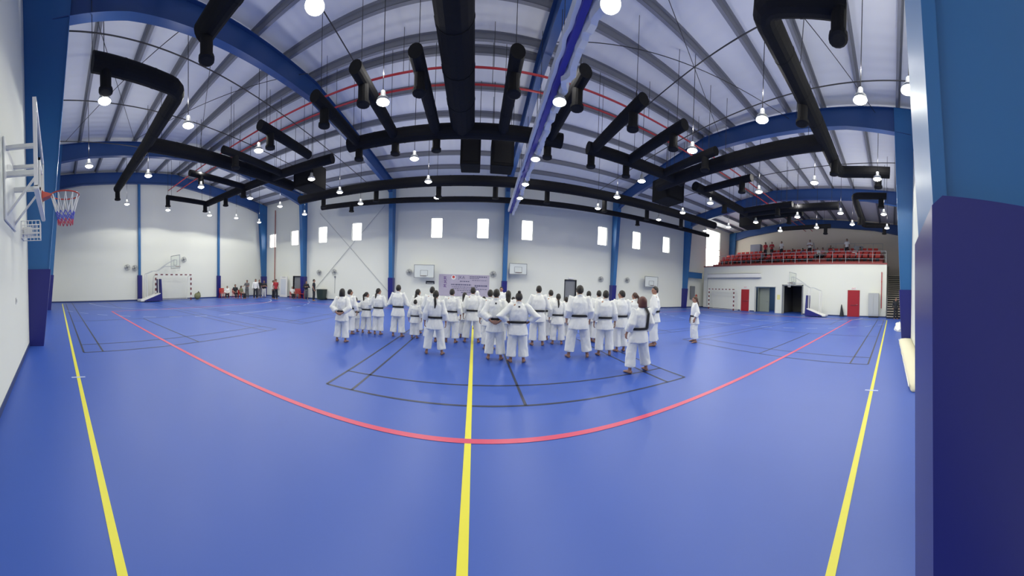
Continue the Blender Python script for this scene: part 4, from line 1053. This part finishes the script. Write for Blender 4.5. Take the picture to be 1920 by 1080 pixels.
def over_shoulder_belt(o):
    mb = MB(); mb.tube([(.10, -.085, 1.50), (.13, -.15, 1.36), (.12, -.15, 1.2), (.10, -.15, 1.02)], [(.035, .008)] * 4, 8, flat=(1, 0, 0)); build('belt_end', mb, M_belt, o)
def nape_mark(o):
    build('nape_emblem', MB().bbox(-.02, .02, -.128, -.118, 1.37, 1.41, .003), M_dark, o)
def headband(o): pass
K = [
 # u, v feet, v head, pose, stance, hair, options, label
 (640, 640.5, 542, 'behind', .15, 'bob', dict(wide=1.1), 'karate student with bobbed hair and hands clasped behind, leftmost in the group'),
 (655, 626, 543, 'down', .12, 'short', dict(turn=-.9), 'karate student in profile just behind the bob-haired leftmost one'),
 (666, 622, 558, 'front', .12, 'short', {}, 'small child in karate suit, second head from the left end'),
 (686, 624.5, 548, 'front', .15, 'pony', dict(turn=-.5), 'karate girl with ponytail between the small child and long-ponytail woman'),
 (708, 627, 541, 'front', .12, 'lowpony', dict(turn=-.5), 'karate woman with long low ponytail left of the tall short-haired man'),
 (745, 631, 534.5, 'crossed', .14, 'short', {}, 'tall short-haired karate man standing left of the very small child'),
 (782, 625, 543, 'down', .12, 'long', dict(turn=-.7), 'karate woman with long brown hair behind the very small child'),
 (777, 634, 562, 'down', .10, 'short', {}, 'very small child in karate suit in front of the long-haired woman'),
 (808, 640, 538, 'down', .13, 'short', {}, 'karate student standing half hidden behind the front ponytail woman'),
 (814, 664, 545, 'down', .21, 'lowpony', {}, 'karate woman with low ponytail and legs apart in the front left'),
 (845, 642, 542, 'down', .16, 'short', {}, 'short-haired karate boy between front ponytail woman and yellow line'),
 (869, 633, 549, 'down', .12, 'long', {}, 'dark long-haired karate student peeking out left of the man on the yellow line'),
 (884, 642, 539, 'down', .20, 'short', dict(wide=1.05), 'short-haired karate man standing astride just left of yellow line'),
 (905, 630, 556, 'down', .12, 'short', {}, 'short karate child mostly hidden left of the man with clasped hands'),
 (916, 655, 543.5, 'down', .12, 'short', {}, 'karate man half hidden directly left of the man with clasped hands'),
 (927, 674, 542.5, 'behind', .17, 'short', dict(extra=nape_mark, wide=1.1), 'karate man with hands clasped behind and small emblem below his collar'),
 (950, 646, 546, 'down', .13, 'long', {}, 'long-haired karate girl between the clasped-hands man and the stocky front one'),
 (960, 638, 557, 'down', .11, 'short', {}, 'short child in karate suit just behind the long-haired girl in the middle'),
 (969, 679, 549, 'hips', .13, 'bun', dict(wide=1.15, gx=1.08, extra=nape_mark), 'stocky karate woman with top bun and hands on hips in front centre'),
 (1007, 647.5, 536, 'crossed', .16, 'short', dict(wide=1.08), 'tall karate man directly right of the stocky woman with the bun'),
 (1030, 637, 544, 'down', .12, 'short', {}, 'karate boy standing behind the dark-ponytail girl right of centre'),
 (1044, 645.5, 551, 'down', .13, 'lowpony', {}, 'karate girl with long dark ponytail right of centre'),
 (1059, 637, 557, 'down', .11, 'short', {}, 'small karate child between ponytail girl and the biggest man'),
 (1083, 670, 535.5, 'relaxed', .21, 'short', dict(wide=1.2, gx=1.08), 'biggest broad karate man with wide legs and sleeves out right of centre'),
 (1101, 640, 546, 'down', .13, 'short', {}, 'karate student half hidden right behind the biggest broad man'),
 (1120, 642, 545, 'down', .12, 'short', {}, 'short-haired karate student seen between two men right of the biggest one'),
 (1132, 666, 545, 'down', .15, 'short', dict(wide=1.08), 'stocky short-haired karate boy in dark socks, right of the biggest man'),
 (1162, 659, 545, 'down', .12, 'short', dict(turn=.5), 'karate youth looking left between stocky boy and red-haired woman'),
 (1187, 645, 549, 'down', .12, 'pony', dict(turn=.8, hm=M_hairb), 'brown ponytail karate girl in profile behind the red-haired woman'),
 (1195, 697, 557.5, 'relaxed', .24, 'bob', dict(lean=.10, gx=1.1, rz=.0, hm=MATS.get('red brown hair') or mat('red brown hair', (.09, .025, .02), rough=.5), extra=over_shoulder_belt), 'karate woman with reddish hair, wide stance and belt hanging over back, nearest'),
 (1225, 648, 537.5, 'relaxed', .10, 'short', dict(rz=.75, turn=.4), 'tall slim karate man in left profile at the right end of the group'),
 (1301, 641.5, 556, 'relaxed', .14, 'lowpony', dict(rz=1.0, hm=M_hairb, turn=.3), 'girl in karate suit standing alone right of the group near floor glare'),
]
for i, (u, vf, vh, pose, st_, hair, opt, label) in enumerate(K):
    p, H = place(u, vf, vh); H = min(max(H, 1.0), 1.95); opt = dict(opt)
    rz = opt.pop('rz', None)
    if rz is None: rz = face(p) + random.uniform(-.15, .15)
    person(label, p, H, rz, pose, st_, hair, seed=i, **opt)
# instructor facing the group
p, H = place(938, 606, 538)
person('instructor in karate suit and dark cap facing the camera behind the group', p, min(H, 1.85), face(p, Vector((0, 0))), 'front', .14, 'short')
p, H = place(893, 617, 546)
person('person with white head scarf and karate suit behind the man on yellow line', p, min(H, 1.8), face(p), 'down', .12, 'bob', hm=M_wp)

# people along the far left wall
def cm(n, c): return mat(n, c, rough=.85)
C_w, C_k, C_g, C_r, C_o, C_b = M_wp, M_dark, cm('grey cloth', (.12, .12, .13)), cm('red cloth', (.40, .03, .04)), cm('olive cloth', (.18, .19, .10)), cm('dark blue cloth', (.03, .04, .12))
B = [  # u, feet v, height, rz offset, pose, sit, top, bottom, hair, label
 (426, 559, 1.45, 0, 'lap', True, C_w, C_k, 'short', 'seated person in white shirt beside the red plastic chair'),
 (441, 559, 1.65, .4, 'lap', True, C_k, C_k, 'short', 'seated person in black clothes by the left far corner'),
 (463, 559, 1.62, -.5, 'reach', False, C_g, C_g, 'short', 'standing person in dark grey leaning forward by the left wall'),
 (479, 560, 1.72, .2, 'down', False, C_w, C_k, 'short', 'standing person in white shirt and black trousers near left corner column'),
 (486, 558, 1.66, .5, 'down', False, C_k, C_g, 'short', 'dark-clothed person standing behind the white-shirted one near left corner'),
 (495, 558, 1.60, 0, 'crossed', False, C_k, C_w, 'short', 'person in black top and white trousers at the corner column'),
 (512, 560, 1.62, 1.2, 'down', False, C_w, C_k, 'short', 'person in white shirt half behind the one in red'),
 (517, 561, 1.72, .6, 'relaxed', False, C_r, C_k, 'short', 'person in red shirt and black trousers left of white open door'),
 (548, 560, 1.45, .3, 'lap', True, C_w, C_k, 'short', 'seated person in white shirt right of the white open door'),
 (574, 561, 1.60, 0, 'crossed', False, C_k, C_g, 'short', 'dark-clothed person standing against the navy pad of far column'),
 (588, 564, 1.76, 1.4, 'relaxed', False, C_k, C_k, 'short', 'person in all black walking left of the dark wheeled bin'),
 (452, 560, 1.5, .9, 'lap', True, C_o, C_k, 'long', 'seated long-haired person in olive top near the left corner'),
]
def near_wall(u, vf):
    p = atz(u, vf); k = min(1, 18.9 / p.y); return Vector((max(p.x * k, XL + .6), p.y * k, 0))
for i, (u, vf, H, r, pose, sit, a, b, hair, lab) in enumerate(B):
    p = near_wall(u, vf); rz = face(p, Vector((0, 0))) + r
    o = person(lab, p, H, rz, pose, .12 if i != 10 else .17, hair, top=a, bottom=b, kind='tee' if i % 3 else 'long', sit=sit, seed=i)
    if sit: 
        o.location.z = .0
        make_chair('plastic_chair', 'red plastic chair under the ' + {0: 'person in white shirt near slim post', 1: 'person in black by left corner', 8: 'person in white by the white door', 11: 'person in olive top'}[i], M_red, p, rz, s=H / 1.725)
for u, lab, r in ((414, 'empty red plastic chair nearest the slim blue post', 0.5), (556, 'red plastic chair right of the seated person by the white door', .2), (563, 'red plastic chair next to the far column pad', -.2)):
    p = near_wall(u, 559); p.y += .2; make_chair('plastic_chair', lab, M_red, p, pi + face(p, Vector((0, 0))) + r + pi)
# small kit bag by the goal
t = thing('kit_bag', 'dark kit bag leaning beside the right post of left goal', 'bag', (XL + .7, 11.2, 0))
mb = MB(); mb.ell((0, 0, .28), .24, .30, .28, 14, 9); mb.ell((.02, .1, .42), .14, .16, .2, 12, 8); build('sack', mb, C_o, t, smooth=True)
build('strap', MB().tube([(.1, -.1, .5), (.18, 0, .68), (.1, .12, .55)], .018, 6), M_dark, t)

# spectators in the gallery
G = [ # u, v head top, row 0..2, seated, top colour, label
 (1436, 463, 2, False, C_r, 'spectator in dark red standing at left of the gallery seats'),
 (1448, 463, 2, False, C_r, 'second spectator in dark red standing by the left gallery seats'),
 (1427, 475, 0, True, C_g, 'spectator in grey seated below the standing pair in the gallery'),
 (1443, 480, 0, True, C_k, 'spectator in black seated in gallery front row, left part'),
 (1466, 468, 2, False, C_w, 'spectator in bright white standing in the gallery'),
 (1484, 474, 1, True, C_k, 'dark-clothed spectator seated near the gallery middle'),
 (1503, 474, 1, True, C_b, 'spectator in dark blue seated near the gallery middle'),
 (1519, 461, 2, False, C_w, 'spectator in white standing at gallery centre'),
 (1531, 463, 1, True, C_w, 'spectator in white seated right of gallery centre'),
 (1541, 465, 1, True, cm('pink cloth', (.6, .25, .25)), 'spectator in pink seated right of gallery centre'),
 (1556, 461, 2, True, C_k, 'spectator in black seated at the top by the sloping handrail'),
 (1560, 468, 1, True, C_g, 'spectator in grey green seated below the sloping handrail'),
 (1588, 458, 2, False, C_w, 'spectator in white standing left of the grey box cabinet'),
 (1591, 476, 0, True, C_r, 'spectator in red seated in front row near the gallery right end'),
 (1601, 476, 0, True, C_w, 'spectator in white seated in the front row near the right end'),
 (1612, 470, 1, True, C_k, 'spectator in black seated below the grey box cabinet'),
]
for i, (u, vh, row, sit, a, lab) in enumerate(G):
    x = XG + 1.0 + row * .95 + (.55 if sit else .25); q = atx(u, 470, x); z = GZ + row * .38
    if not sit: x = XG + .95 + row * .95; 
    H = 1.6 if sit else 1.66
    zz = z + (.38 if sit else 0)
    if not sit: zz = GZ + row * .38; x = XG + 1.0 + row * .95 + .12 - (.0)
    q.y = min(max(q.y, 1.3), 17.5)
    o = person(lab, Vector((x + (.30 if sit else 0), q.y, zz + (.0 if sit else .38))), H, pi / 2 + random.uniform(-.3, .3), 'lap' if sit else ('crossed' if i % 2 else 'down'), .11, 'short' if i % 3 else 'long', top=a, bottom=C_k, kind='tee', sit=sit, seed=i)
# nearest staircase person, mostly hidden by the column
p = Vector((XG - 1.5, -.30, 0))
person('dark-clothed person at the foot of the concrete staircase', p, 1.65, pi / 2 + .4, 'relaxed', .12, 'short', top=C_k, bottom=C_k, kind='long', seed=1)

bpy.data.scenes.remove(TS)
